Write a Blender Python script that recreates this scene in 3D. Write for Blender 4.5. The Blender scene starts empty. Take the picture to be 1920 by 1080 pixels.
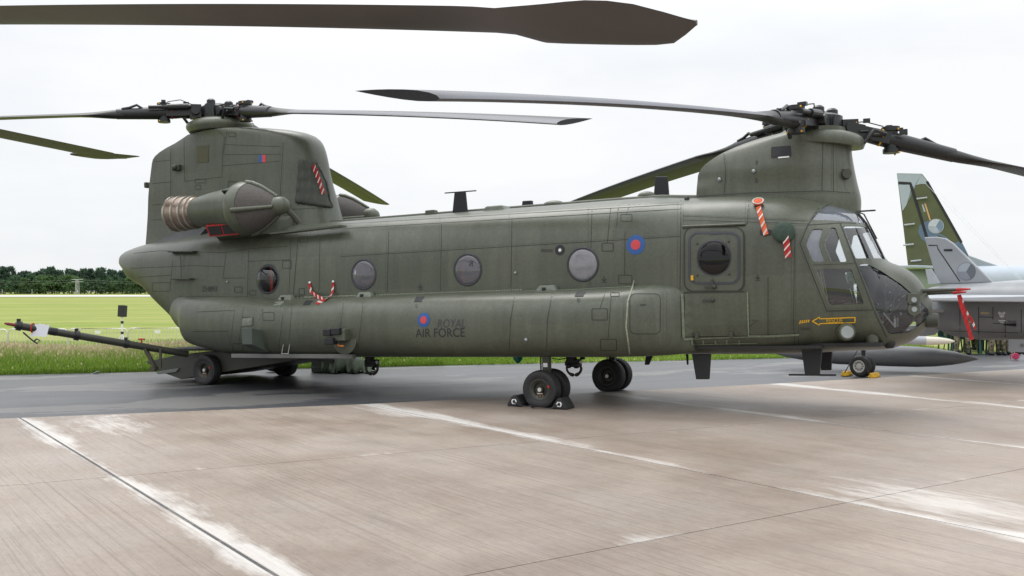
import bpy, bmesh, math, random
import numpy as np
from mathutils import Vector, Matrix
from mathutils.bvhtree import BVHTree
R = math.radians
random.seed(7); rng = np.random.default_rng(7)
sc = bpy.context.scene
C = sc.collection

# ------------------------------------------------------------------ camera
FPX, CAMH, HOR, CX = 1850.0, 1.74, 546.0, 960.0        # focal length in px of a 1920 px wide picture, eye height, horizon row
cam = bpy.data.cameras.new('camera'); camo = bpy.data.objects.new('camera', cam); C.objects.link(camo)
cam.sensor_width = 36.0; cam.lens = 36.0*FPX/1920.0
cam.shift_y = (HOR-540.0)/1920.0
cam.clip_start = 0.1; cam.clip_end = 6000
camo.location = (0, 0, CAMH); camo.rotation_euler = (R(90), 0, 0)
sc.camera = camo
# ------------------------------------------------------------------ sky
SUN_EL, SUN_AZ = 62.0, -25.0      # azimuth measured from +Y towards +X
w = bpy.data.worlds.new('World'); sc.world = w; w.use_nodes = True
nt = w.node_tree; nt.nodes.clear()
def N(t, **k):
    n = nt.nodes.new(t)
    for a, b in k.items(): setattr(n, a, b)
    return n
out = N('ShaderNodeOutputWorld'); bg = N('ShaderNodeBackground')
sky = N('ShaderNodeTexSky', sky_type='NISHITA', sun_disc=False, sun_elevation=R(SUN_EL), sun_rotation=R(SUN_AZ))
skm = N('ShaderNodeMixRGB', blend_type='MULTIPLY'); skm.inputs[0].default_value = 1; skm.inputs[2].default_value = (.10, .10, .10, 1)
tc = N('ShaderNodeTexCoord'); mp = N('ShaderNodeMapping'); mp.inputs['Scale'].default_value = (1.0, 1.0, 3.2)
nz = N('ShaderNodeTexNoise'); nz.inputs['Scale'].default_value = 1.7; nz.inputs['Detail'].default_value = 6; nz.inputs['Roughness'].default_value = .55
rp = N('ShaderNodeValToRGB')
rp.color_ramp.elements[0].position = .33; rp.color_ramp.elements[0].color = (.85, .885, .935, 1)
rp.color_ramp.elements[1].position = .62; rp.color_ramp.elements[1].color = (1.03, 1.035, 1.04, 1)
sp = N('ShaderNodeSeparateXYZ')
mr = N('ShaderNodeMapRange'); mr.inputs[1].default_value = 0.22; mr.inputs[2].default_value = 1.0; mr.inputs[3].default_value = .915; mr.inputs[4].default_value = 2.45
mul = N('ShaderNodeMixRGB', blend_type='MULTIPLY'); mul.inputs[0].default_value = 1
mx = N('ShaderNodeMixRGB'); mx.inputs[0].default_value = .93
L_ = nt.links.new
L_(tc.outputs['Generated'], mp.inputs[0]); L_(mp.outputs[0], nz.inputs['Vector']); L_(nz.outputs['Fac'], rp.inputs[0])
L_(tc.outputs['Generated'], sp.inputs[0]); L_(sp.outputs['Z'], mr.inputs[0])
L_(rp.outputs[0], mul.inputs[1]); L_(mr.outputs[0], mul.inputs[2])
L_(sky.outputs[0], skm.inputs[1]); L_(skm.outputs[0], mx.inputs[1]); L_(mul.outputs[0], mx.inputs[2])
L_(mx.outputs[0], bg.inputs[0]); bg.inputs[1].default_value = 1.0; L_(bg.outputs[0], out.inputs[0])
sun = bpy.data.lights.new('sun', 'SUN'); suno = bpy.data.objects.new('sun', sun); C.objects.link(suno)
sun.energy = 1.0; sun.angle = R(25); sun.color = (1, .97, .92)
suno.rotation_euler = Vector((math.sin(R(SUN_AZ))*math.cos(R(SUN_EL)), math.cos(R(SUN_AZ))*math.cos(R(SUN_EL)), math.sin(R(SUN_EL)))).to_track_quat('Z', 'Y').to_euler()
sc.view_settings.view_transform = 'Standard'; sc.view_settings.look = 'None'
sc.view_settings.exposure = 0.10; sc.view_settings.gamma = 1.0
sc.cycles.max_bounces = 8; sc.cycles.transparent_max_bounces = 16

# ------------------------------------------------------------------ materials
MATS = {}
def mat(name, col, rough=.5, metal=0.0, var=.12, scale=3.0, bump=0.0, bscale=60.0, spec=.5, stretch=(1, 1, 1), col2=None, detail=5, coat=0.0, rvar=.0):
    if name in MATS: return MATS[name]
    m = bpy.data.materials.new(name); m.use_nodes = True; t = m.node_tree; b = t.nodes['Principled BSDF']
    b.inputs['Metallic'].default_value = metal; b.inputs['Roughness'].default_value = rough
    b.inputs['Specular IOR Level'].default_value = spec; b.inputs['Coat Weight'].default_value = coat
    tc = t.nodes.new('ShaderNodeTexCoord'); mp = t.nodes.new('ShaderNodeMapping'); mp.inputs['Scale'].default_value = stretch
    t.links.new(tc.outputs['Object'], mp.inputs[0])
    nz = t.nodes.new('ShaderNodeTexNoise'); nz.inputs['Scale'].default_value = scale; nz.inputs['Detail'].default_value = detail; nz.inputs['Roughness'].default_value = .6
    t.links.new(mp.outputs[0], nz.inputs['Vector'])
    r = t.nodes.new('ShaderNodeValToRGB')
    c2 = col2 if col2 else tuple(min(1, c*(1+var)) for c in col)
    c1 = col if col2 else tuple(c*(1-var) for c in col)
    r.color_ramp.elements[0].position = .32; r.color_ramp.elements[0].color = (*c1, 1)
    r.color_ramp.elements[1].position = .68; r.color_ramp.elements[1].color = (*c2, 1)
    t.links.new(nz.outputs['Fac'], r.inputs[0]); t.links.new(r.outputs[0], b.inputs['Base Color'])
    if rvar:
        q = t.nodes.new('ShaderNodeMapRange'); q.inputs[3].default_value = rough-rvar; q.inputs[4].default_value = rough+rvar
        t.links.new(nz.outputs['Fac'], q.inputs[0]); t.links.new(q.outputs[0], b.inputs['Roughness'])
    if bump:
        n2 = t.nodes.new('ShaderNodeTexNoise'); n2.inputs['Scale'].default_value = bscale; n2.inputs['Detail'].default_value = 4
        t.links.new(mp.outputs[0], n2.inputs['Vector'])
        bp = t.nodes.new('ShaderNodeBump'); bp.inputs['Strength'].default_value = bump; bp.inputs['Distance'].default_value = .02
        t.links.new(n2.outputs['Fac'], bp.inputs['Height']); t.links.new(bp.outputs[0], b.inputs['Normal'])
    MATS[name] = m; return m

def olive_mat():
    """satin olive paint: big weathered patches, vertical rain streaks, oil-canned skin"""
    m = bpy.data.materials.new('olive_paint'); m.use_nodes = True; t = m.node_tree; b = t.nodes['Principled BSDF']; l = t.links.new
    tc = t.nodes.new('ShaderNodeTexCoord')
    def noise(sc_, s, d, rg=.6):
        mp = t.nodes.new('ShaderNodeMapping'); mp.inputs['Scale'].default_value = s; l(tc.outputs['Object'], mp.inputs[0])
        n = t.nodes.new('ShaderNodeTexNoise'); n.inputs['Scale'].default_value = sc_; n.inputs['Detail'].default_value = d; n.inputs['Roughness'].default_value = rg
        l(mp.outputs[0], n.inputs['Vector']); return n
    big = noise(.9, (1, 1, 1), 6); streak = noise(3.2, (2.2, 2.2, .18), 5); fine = noise(26, (1, 1, 1), 4); can = noise(2.1, (1, .6, .8), 1)
    r1 = t.nodes.new('ShaderNodeValToRGB'); e = r1.color_ramp.elements
    e[0].position = .3; e[0].color = (.072, .081, .057, 1); e[1].position = .7; e[1].color = (.098, .107, .080, 1)
    l(big.outputs['Fac'], r1.inputs[0])
    r2 = t.nodes.new('ShaderNodeValToRGB'); e = r2.color_ramp.elements
    e[0].position = .35; e[0].color = (.88, .88, .88, 1); e[1].position = .75; e[1].color = (1.12, 1.12, 1.11, 1)
    l(streak.outputs['Fac'], r2.inputs[0])
    r3 = t.nodes.new('ShaderNodeValToRGB'); e = r3.color_ramp.elements
    e[0].position = .3; e[0].color = (.86, .86, .86, 1); e[1].position = .7; e[1].color = (1.1, 1.1, 1.1, 1)
    l(fine.outputs['Fac'], r3.inputs[0])
    m1 = t.nodes.new('ShaderNodeMixRGB'); m1.blend_type = 'MULTIPLY'; m1.inputs[0].default_value = 1; l(r1.outputs[0], m1.inputs[1]); l(r2.outputs[0], m1.inputs[2])
    m2 = t.nodes.new('ShaderNodeMixRGB'); m2.blend_type = 'MULTIPLY'; m2.inputs[0].default_value = 1; l(m1.outputs[0], m2.inputs[1]); l(r3.outputs[0], m2.inputs[2])
    mpb = t.nodes.new('ShaderNodeMapping'); mpb.inputs['Rotation'].default_value = (R(90), 0, 0); l(tc.outputs['Object'], mpb.inputs[0])
    bk = t.nodes.new('ShaderNodeTexBrick'); bk.inputs['Color1'].default_value = (.90, .90, .90, 1); bk.inputs['Color2'].default_value = (1.10, 1.10, 1.08, 1); bk.inputs['Mortar'].default_value = (1, 1, 1, 1); bk.inputs['Scale'].default_value = 1; bk.inputs['Mortar Size'].default_value = 0; bk.inputs['Brick Width'].default_value = 1.13; bk.inputs['Row Height'].default_value = .62; l(mpb.outputs[0], bk.inputs['Vector'])
    m3 = t.nodes.new('ShaderNodeMixRGB'); m3.blend_type = 'MULTIPLY'; m3.inputs[0].default_value = 1; l(m2.outputs[0], m3.inputs[1]); l(bk.outputs[0], m3.inputs[2])
    l(m3.outputs[0], b.inputs['Base Color'])
    q = t.nodes.new('ShaderNodeMapRange'); q.inputs[3].default_value = .26; q.inputs[4].default_value = .48; l(big.outputs['Fac'], q.inputs[0]); l(q.outputs[0], b.inputs['Roughness'])
    bp = t.nodes.new('ShaderNodeBump'); bp.inputs['Strength'].default_value = .35; bp.inputs['Distance'].default_value = .03; l(can.outputs['Fac'], bp.inputs['Height'])
    b2 = t.nodes.new('ShaderNodeBump'); b2.inputs['Strength'].default_value = .12; b2.inputs['Distance'].default_value = .004; l(fine.outputs['Fac'], b2.inputs['Height']); l(bp.outputs[0], b2.inputs['Normal'])
    l(b2.outputs[0], b.inputs['Normal'])
    return m
OLIVE = olive_mat()
OLIVE_D = mat('olive_dark', (.045, .048, .036), .5)
OLIVE_L = mat('olive_worn', (.15, .17, .135), .55, var=.25, scale=9)
SEAM = mat('seam_dark', (.032, .035, .026), .7)
SEAMG = mat('seam_green', (.17, .20, .14), .7, var=.3, scale=25)
CREAM = mat('chipped_primer', (.27, .30, .215), .6, var=.25, scale=20)
BLACK = mat('black_metal', (.012, .013, .014), .38, .0, bump=.15, bscale=40)
BLKM = mat('matt_black', (.012, .013, .016), .55)
BLADE = mat('blade_olive', (.013, .013, .011), .45, var=.2, scale=2)
NOSECAP = mat('titanium_nose_cap', (.115, .12, .138), .5, .15, var=.08)
NEARB = mat('brown_blade', (.062, .052, .046), .5, var=.10, scale=1.5)
RUBBER = mat('tyre_rubber', (.018, .018, .019), .62, var=.25, scale=9, bump=.2, bscale=50)
EXH = mat('heat_stained_steel', (.30, .235, .19), .34, .85, var=.25, scale=5, stretch=(.5, 2, 2))
EXHL = mat('bright_steel_band', (.44, .40, .345), .3, .8)
STEEL = mat('steel', (.35, .35, .35), .35, .9)
GALV = mat('galvanised', (.62, .63, .63), .42, .5, var=.08, scale=20)
WHITE = mat('white_paint', (.8, .8, .8), .5, var=.03)
RED = mat('red_paint', (.42, .022, .02), .5, var=.1)
REDF = mat('red_fabric', (.42, .022, .024), .8, var=.15, scale=14, bump=.3, bscale=30)
ORNG = mat('orange_fabric', (.62, .115, .045), .8, var=.1, scale=14, bump=.3, bscale=30)
WHTF = mat('white_fabric', (.66, .62, .58), .8, var=.08, scale=14)
BLUE = mat('roundel_blue', (.018, .085, .29), .5, var=.05)
RRED = mat('roundel_red', (.55, .05, .055), .5, var=.05)
INK = mat('black_lettering', (.022, .025, .028), .55, var=.05)
INKB = mat('slate_lettering', (.05, .055, .07), .55, var=.05)
YEL = mat('yellow_paint', (.72, .40, .015), .5, var=.06)
YELC = mat('chock_yellow', (.62, .36, .02), .55, var=.12)
MESHG = mat('intake_mesh', (.10, .092, .085), .85, var=.28, scale=60, bump=.7, bscale=160)
CANVAS = mat('green_canvas', (.055, .075, .045), .8, var=.22, scale=5, bump=.5, bscale=9)
COVER = mat('grey_green_cover', (.055, .062, .05), .75, var=.2, scale=7, bump=.9, bscale=7, stretch=(3, 3, .5))
DGREEN = mat('dark_green_fabric', (.030, .055, .040), .8, var=.2, scale=12, bump=.4, bscale=20)
TEAL = mat('green_lens', (.01, .12, .085), .15)
INTER = mat('cabin_lining', (.10, .10, .095), .8)
DARKIN = mat('dark_interior', (.02, .02, .02), .7)
PATCH = mat('brown_green_patch', (.062, .062, .030), .6, var=.06)
GREYSK = mat('fin_deck_black', (.040, .043, .046), .5, var=.2)
PAPER = mat('paper', (.82, .83, .88), .6, var=.02)
ALU = mat('silver_rim', (.62, .60, .56), .35, .4, var=.06)
LENS = mat('lamp_lens', (.30, .33, .34), .08, 0, coat=.6)

def glass_mat(name, tint, haze_refl, haze_refl_col, gloss=.0):
    m = bpy.data.materials.new(name); m.use_nodes = True; t = m.node_tree; t.nodes.clear(); l = t.links.new
    o = t.nodes.new('ShaderNodeOutputMaterial'); tr = t.nodes.new('ShaderNodeBsdfTransparent'); tr.inputs[0].default_value = (*tint, 1)
    gl = t.nodes.new('ShaderNodeBsdfGlossy'); gl.inputs['Roughness'].default_value = .02
    fr = t.nodes.new('ShaderNodeFresnel'); fr.inputs[0].default_value = 1.52
    ad = t.nodes.new('ShaderNodeMath'); ad.operation = 'ADD'; ad.use_clamp = True; ad.inputs[1].default_value = gloss; l(fr.outputs[0], ad.inputs[0])
    df = t.nodes.new('ShaderNodeBsdfDiffuse'); df.inputs[0].default_value = (*haze_refl_col, 1)
    nz = t.nodes.new('ShaderNodeTexNoise'); nz.inputs['Scale'].default_value = 9; nz.inputs['Detail'].default_value = 5
    tc = t.nodes.new('ShaderNodeTexCoord'); l(tc.outputs['Object'], nz.inputs['Vector'])
    mrr = t.nodes.new('ShaderNodeMapRange'); mrr.inputs[1].default_value = .25; mrr.inputs[2].default_value = .75; mrr.inputs[3].default_value = haze_refl*.8; mrr.inputs[4].default_value = min(1, haze_refl*1.2); l(nz.outputs['Fac'], mrr.inputs[0])
    m1 = t.nodes.new('ShaderNodeMixShader'); l(mrr.outputs[0], m1.inputs[0]); l(tr.outputs[0], m1.inputs[1]); l(df.outputs[0], m1.inputs[2])
    ge = t.nodes.new('ShaderNodeNewGeometry'); iv = t.nodes.new('ShaderNodeMath'); iv.operation = 'SUBTRACT'; iv.inputs[0].default_value = 1; l(ge.outputs['Backfacing'], iv.inputs[1])
    pr = t.nodes.new('ShaderNodeMath'); pr.operation = 'MULTIPLY'; l(ad.outputs[0], pr.inputs[0]); l(iv.outputs[0], pr.inputs[1])
    m2 = t.nodes.new('ShaderNodeMixShader'); l(pr.outputs[0], m2.inputs[0]); l(m1.outputs[0], m2.inputs[1]); l(gl.outputs[0], m2.inputs[2])
    l(m2.outputs[0], o.inputs[0]); MATS[name] = m; return m
GLASS = glass_mat('cockpit_glass', (.93, .95, .96), .015, (.5, .52, .55), .05)
GLASSB = glass_mat('hazy_glass', (.86, .88, .92), .22, (.42, .45, .52), .06)
GLASSC = glass_mat('cabin_glass', (.75, .78, .82), .32, (.26, .255, .30), .05)  # grey diffuse share paints the sky reflection onto the round panes
GLASSM = glass_mat('milky_glass', (.5, .5, .5), .85, (.27, .27, .29), .02)
GLASSK = glass_mat('door_glass', (.25, .26, .28), .06, (.05, .05, .055), .0)
GLASSD = glass_mat('clear_glass', (.9, .92, .94), .02, (.3, .3, .32), .03)

# ------------------------------------------------------------------ mesh helpers
class MB:
    def __init__(s): s.v = []; s.f = []; s.m = []
    def add(s, vs, fs, mi=0):
        o = len(s.v); s.v += [tuple(p) for p in vs]; s.f += [tuple(i+o for i in f) for f in fs]; s.m += [mi]*len(fs); return s
    def box(s, c, d, rot=None, mi=0):
        x, y, z = (k/2 for k in d); vs = [Vector((a*x, b*y, e*z)) for a in (-1, 1) for b in (-1, 1) for e in (-1, 1)]
        if rot is not None: vs = [rot @ p for p in vs]
        vs = [p+Vector(c) for p in vs]
        return s.add(vs, [(0, 1, 3, 2), (4, 6, 7, 5), (0, 4, 5, 1), (2, 3, 7, 6), (0, 2, 6, 4), (1, 5, 7, 3)], mi)
    def bar(s, a, b, wd, ht, up=(0, 0, 1), mi=0):
        a = Vector(a); b = Vector(b); t = (b-a).normalized(); u = Vector(up); sd = t.cross(u)
        if sd.length < 1e-4: sd = t.cross(Vector((1, 0, 0)))
        sd.normalize(); u = sd.cross(t); vs = []
        for p in (a, b):
            for q, r_ in ((-1, -1), (1, -1), (1, 1), (-1, 1)): vs.append(p+sd*q*wd/2+u*r_*ht/2)
        return s.add(vs, [(3, 2, 1, 0), (4, 5, 6, 7), (0, 1, 5, 4), (1, 2, 6, 5), (2, 3, 7, 6), (3, 0, 4, 7)], mi)
    def tube(s, pts, r, n=10, mi=0, caps=True):
        pts = [Vector(p) for p in pts]; rs = r if isinstance(r, (list, tuple)) else [r]*len(pts)
        rings = []; t0 = (pts[1]-pts[0]).normalized(); ref = Vector((0, 0, 1)) if abs(t0.z) < .9 else Vector((1, 0, 0))
        for i, p in enumerate(pts):
            t = (pts[min(i+1, len(pts)-1)]-pts[max(i-1, 0)]).normalized()
            a = t.cross(ref).normalized(); b = t.cross(a)
            rings.append([p+(a*math.cos(2*math.pi*k/n)+b*math.sin(2*math.pi*k/n))*rs[i] for k in range(n)])
        return s.loft(rings, caps, mi)
    def loft(s, rings, caps=True, mi=0):
        n = len(rings[0]); vs = [p for r_ in rings for p in r_]; fs = []
        for i in range(len(rings)-1):
            for k in range(n):
                k2 = (k+1) % n; fs.append((i*n+k, i*n+k2, (i+1)*n+k2, (i+1)*n+k))
        if caps: fs.append(tuple(reversed(range(n)))); fs.append(tuple((len(rings)-1)*n+k for k in range(n)))
        return s.add(vs, fs, mi)
    def lathe(s, prof, c, axis='Z', n=24, mi=0, caps=True):
        rings = []; c = Vector(c)
        for r_, h in prof:
            ring = []
            for k in range(n):
                a = 2*math.pi*k/n; u, v = r_*math.cos(a), r_*math.sin(a)
                p = {'Z': (u, v, h), 'X': (h, u, v), 'Y': (v, h, u)}[axis]; ring.append(c+Vector(p))
            rings.append(ring)
        return s.loft(rings, caps, mi)
    def prism(s, poly, y0, y1, mi=0):                       # poly of (x,z), extruded along y
        n = len(poly); vs = [(x, y0, z) for x, z in poly]+[(x, y1, z) for x, z in poly]
        fs = [tuple(range(n)), tuple(reversed(range(n, 2*n)))]+[(k, n+k, n+(k+1) % n, (k+1) % n) for k in range(n)]
        return s.add(vs, fs, mi)
    def sphere(s, c, rx, ry=None, rz=None, n=14, m=9, mi=0):
        ry = ry or rx; rz = rz or rx; rings = []
        for i in range(m+1):
            a = -math.pi/2+math.pi*i/m; q = max(math.cos(a), .02)
            rings.append([Vector(c)+Vector((rx*q*math.cos(2*math.pi*k/n), ry*q*math.sin(2*math.pi*k/n), rz*math.sin(a))) for k in range(n)])
        return s.loft(rings, True, mi)
    def mesh(s, name, mats, smooth=None, fix=True):
        me = bpy.data.meshes.new(name); me.from_pydata(s.v, [], s.f)
        for m in (mats if isinstance(mats, (list, tuple)) else [mats]): me.materials.append(m)
        if any(s.m): me.polygons.foreach_set('material_index', s.m)
        if fix:
            bm = bmesh.new(); bm.from_mesh(me); bmesh.ops.recalc_face_normals(bm, faces=bm.faces); bm.to_mesh(me); bm.free()
        if smooth is not None:
            me.polygons.foreach_set('use_smooth', [True]*len(me.polygons)); me.set_sharp_from_angle(angle=R(smooth))
        me.update(); return me
    def build(s, name, mats, parent=None, smooth=None, fix=True, bevel=0, center=False):
        me = s.mesh(name, mats, smooth, fix)
        o = bpy.data.objects.new(name, me); C.objects.link(o)
        if parent is not None: o.parent = parent
        if center: recenter(o)
        if bevel:
            b = o.modifiers.new('bevel', 'BEVEL'); b.width = bevel; b.segments = 2; b.limit_method = 'ANGLE'; b.angle_limit = R(40)
        return o
def recenter(o):
    co = [v.co for v in o.data.vertices]
    c = Vector(((min(p.x for p in co)+max(p.x for p in co))/2, (min(p.y for p in co)+max(p.y for p in co))/2, min(p.z for p in co)))
    for v in o.data.vertices: v.co -= c
    o.location = o.matrix_basis @ c
def tag(o, label=None, cat=None, group=None, kind=None):
    if label: o['label'] = label
    if cat: o['category'] = cat
    if group: o['group'] = group
    if kind: o['kind'] = kind
    return o
def empty(name, loc=(0, 0, 0), rot=(0, 0, 0), label=None, cat=None, group=None):
    o = bpy.data.objects.new(name, None); C.objects.link(o); o.location = loc; o.rotation_euler = rot; o.empty_display_size = .3
    return tag(o, label, cat, group)
def copy_tree(o, parent=None):
    c = o.copy(); C.objects.link(c); c.parent = parent
    for ch in list(o.children): copy_tree(ch, c)
    return c
def pchip(xs, ys):
    xs = np.array(xs, float); ys = np.array(ys, float); o = np.argsort(xs); xs = xs[o]; ys = ys[o]
    h = np.diff(xs); d = np.diff(ys)/h; m = np.zeros(len(xs)); m[0] = d[0]; m[-1] = d[-1]
    for i in range(1, len(xs)-1):
        if d[i-1]*d[i] > 0:
            w1 = 2*h[i]+h[i-1]; w2 = h[i]+2*h[i-1]; m[i] = (w1+w2)/(w1/d[i-1]+w2/d[i])
    def f(x):
        i = int(np.clip(np.searchsorted(xs, x)-1, 0, len(h)-1)); t = np.clip((x-xs[i])/h[i], 0, 1)
        return float((2*t**3-3*t*t+1)*ys[i]+(t**3-2*t*t+t)*h[i]*m[i]+(3*t*t-2*t**3)*ys[i+1]+(t**3-t*t)*h[i]*m[i+1])
    return f
def at(px, py, Z):                                          # a point of the place seen at a pixel, Z metres away
    return Vector(((px-CX)/FPX*Z, Z, CAMH+(HOR-py)/FPX*Z))
def ground(px, py, z=0.0):
    Z = FPX*(CAMH-z)/(py-HOR); return Vector(((px-CX)/FPX*Z, Z, z))
class Frame:                                                # a local frame of an aircraft: x forward, y left, z up
    def __init__(s, o, yaw, pitch):
        s.M = Matrix.Translation(o) @ Matrix.Rotation(-R(yaw), 4, 'Z') @ Matrix.Rotation(-R(pitch), 4, 'Y'); s.I = s.M.inverted(); s.bvh = []; s.pitch = pitch
    def ray(s, px, py):
        d = Vector(((px-CX)/FPX, 1, (HOR-py)/FPX)); o = s.I @ Vector((0, 0, CAMH)); return o, (s.I.to_3x3() @ d).normalized()
    def U(s, px, py, y):
        o, d = s.ray(px, py); return o+d*((y-o.y)/d.y)
    def XZ(s, pts, y): return [(p.x, p.z) for p in (s.U(a, b, y) for a, b in pts)]
    def hit(s, px, py):
        o, d = s.ray(px, py); best = None
        for b in s.bvh:
            h = b.ray_cast(o, d)
            if h[0] is not None and (best is None or h[3] < best[2]): best = (h[0], h[1], h[3])
        if best is None: return None
        n = best[1]
        if n.dot(d) > 0: n = -n
        return best[0], n
    def side(s, x, z, y0=-5):                               # drop a point on the near side onto the skin
        best = None
        for b in s.bvh:
            h = b.ray_cast(Vector((x, y0, z)), Vector((0, 1, 0)))
            if h[0] is not None and (best is None or h[3] < best[1]): best = (h[0], h[3], h[1])
        return (best[0], best[2] if best[2].y < 0 else -best[2]) if best else None
    def ribbon(s, mb, pts, wd, off=.002, mi=0, step=8, closed=False):
        pts = list(pts)+([pts[0]] if closed else []); sm = []
        for (x0, y0), (x1, y1) in zip(pts[:-1], pts[1:]):
            k = max(1, int(math.hypot(x1-x0, y1-y0)/step))
            sm += [(x0+(x1-x0)*i/k, y0+(y1-y0)*i/k) for i in range(k)]
        sm.append(pts[-1]); hs = [s.hit(*p) for p in sm]; hs = [h for h in hs if h]
        run = []
        for i, h in enumerate(hs):
            if run and (h[0]-run[-1][0]).length > .4: s._rib(mb, run, wd, off, mi); run = []
            run.append(h)
        s._rib(mb, run, wd, off, mi)
    def _rib(s, mb, hs, wd, off, mi):
        if len(hs) < 2: return
        vs = []
        for i, (p, n) in enumerate(hs):
            t = (hs[min(i+1, len(hs)-1)][0]-hs[max(i-1, 0)][0]).normalized(); sd = n.cross(t).normalized()
            vs += [p+sd*wd/2+n*off, p-sd*wd/2+n*off]
        mb.add(vs, [(2*i, 2*i+1, 2*i+3, 2*i+2) for i in range(len(hs)-1)], mi)
    def decal(s, name, v2, fs, m, parent, off=.004, maxe=.09, smooth=True):
        bm = bmesh.new(); bv = [bm.verts.new((x, 0, z)) for x, z in v2]
        for f in fs:
            try: bm.faces.new([bv[i] for i in f])
            except ValueError: pass
        bmesh.ops.triangulate(bm, faces=bm.faces)
        for _ in range(5):
            es = [e for e in bm.edges if e.calc_length() > maxe]
            if not es: break
            bmesh.ops.subdivide_edges(bm, edges=es, cuts=1); bmesh.ops.triangulate(bm, faces=bm.faces)
        for v in bm.verts:
            h = s.side(v.co.x, v.co.z)
            if h: v.co = h[0]+h[1]*off
        me = bpy.data.meshes.new(name); bm.to_mesh(me); bm.free(); me.materials.append(m)
        o = bpy.data.objects.new(name, me); C.objects.link(o); o.parent = parent; return o
def text2d(txt, size=1.0, shear=0.0):
    cu = bpy.data.curves.new('txt', 'FONT'); cu.body = txt; cu.size = size; cu.resolution_u = 4; cu.shear = shear
    o = bpy.data.objects.new('txt', cu); C.objects.link(o); dg = bpy.context.evaluated_depsgraph_get(); me = o.evaluated_get(dg).to_mesh()
    v = [(q.co.x, q.co.y) for q in me.vertices]; f = [tuple(p.vertices) for p in me.polygons]
    C.objects.unlink(o); bpy.data.objects.remove(o); bpy.data.curves.remove(cu); return v, f
def fit2d(v, x0, z0, x1, z1, slope=0.0):
    xs = [a for a, b in v]; zs = [b for a, b in v]; a0, a1, b0, b1 = min(xs), max(xs), min(zs), max(zs)
    return [(x0+(a-a0)/(a1-a0)*(x1-x0), z0+(b-b0)/(b1-b0)*(z1-z0)+slope*(a-a0)/(a1-a0)) for a, b in v]
def boolean(me_a, me_b, op):
    a = bpy.data.objects.new('a', me_a); b = bpy.data.objects.new('b', me_b); C.objects.link(a); C.objects.link(b)
    md = a.modifiers.new('b', 'BOOLEAN'); md.object = b; md.operation = op; md.solver = 'EXACT'
    dg = bpy.context.evaluated_depsgraph_get(); me = bpy.data.meshes.new_from_object(a.evaluated_get(dg))
    for o in (a, b): C.objects.unlink(o); bpy.data.objects.remove(o)
    return me
def obj(name, me, parent=None, smooth=None):
    o = bpy.data.objects.new(name, me); C.objects.link(o); o.parent = parent
    if smooth is not None: me.polygons.foreach_set('use_smooth', [True]*len(me.polygons)); me.set_sharp_from_angle(angle=R(smooth))
    return o

# ================================================================== THE SETTING
EDGE_P = Vector((-10.7, 20.6)); EDGE_T = Vector((.9596, .2813)); EDGE_N = Vector((-.2813, .9596))   # verge: where the taxiway meets the grass
def edge_pt(s, d): return EDGE_P+EDGE_T*s+EDGE_N*d
prof_z = pchip([-400, -1, 0, 1.5, 4, 9, 14, 20, 60, 200, 420, 900, 3000], [-.06, -.06, -.01, .05, .0, -.55, -.84, -.86, -.75, -.45, -.25, 0, 0])
def terrain_z(p):
    d = (Vector((p[0], p[1]))-EDGE_P).dot(EDGE_N); return prof_z(d)
def nodes(m):
    m.use_nodes = True; t = m.node_tree; return t, t.nodes['Principled BSDF'], t.links.new
def ramp(t, fac, stops):
    r = t.nodes.new('ShaderNodeValToRGB'); e = r.color_ramp.elements
    while len(e) < len(stops): e.new(.5)
    for q, (p, c) in zip(e, stops): q.position = p; q.color = (*c, 1) if len(c) == 3 else c
    t.links.new(fac, r.inputs[0]); return r.outputs[0]
def tnoise(t, scale, stretch=(1, 1, 1), detail=5, rough=.6, rot=(0, 0, 0), src='Object'):
    tc = t.nodes.new('ShaderNodeTexCoord'); mp = t.nodes.new('ShaderNodeMapping'); mp.inputs['Scale'].default_value = stretch; mp.vector_type = 'POINT'
    m0 = t.nodes.new('ShaderNodeMapping'); m0.inputs['Rotation'].default_value = rot
    t.links.new(tc.outputs[src], m0.inputs[0]); t.links.new(m0.outputs[0], mp.inputs[0])
    n = t.nodes.new('ShaderNodeTexNoise'); n.inputs['Scale'].default_value = scale; n.inputs['Detail'].default_value = detail; n.inputs['Roughness'].default_value = rough
    t.links.new(mp.outputs[0], n.inputs['Vector']); return n.outputs['Fac']
def mixc(t, fac, a, b, bt='MIX'):
    m = t.nodes.new('ShaderNodeMixRGB'); m.blend_type = bt
    for i, q in enumerate((fac, a, b)):
        if isinstance(q, (int, float)): m.inputs[i].default_value = q
        elif isinstance(q, tuple): m.inputs[i].default_value = (*q, 1)
        else: t.links.new(q, m.inputs[i])
    return m.outputs[0]
def math_(t, op, a, b=None, clamp=False):
    m = t.nodes.new('ShaderNodeMath'); m.operation = op; m.use_clamp = clamp
    for i, q in enumerate((a, b)):
        if q is None: continue
        if isinstance(q, (int, float)): m.inputs[i].default_value = q
        else: t.links.new(q, m.inputs[i])
    return m.outputs[0]
def bump_(t, b, h, s, d=.02):
    n = t.nodes.new('ShaderNodeBump'); n.inputs['Strength'].default_value = s; n.inputs['Distance'].default_value = d
    t.links.new(h, n.inputs['Height']); t.links.new(n.outputs[0], b.inputs['Normal'])
EANG = math.atan2(EDGE_T.y, EDGE_T.x)
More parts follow.
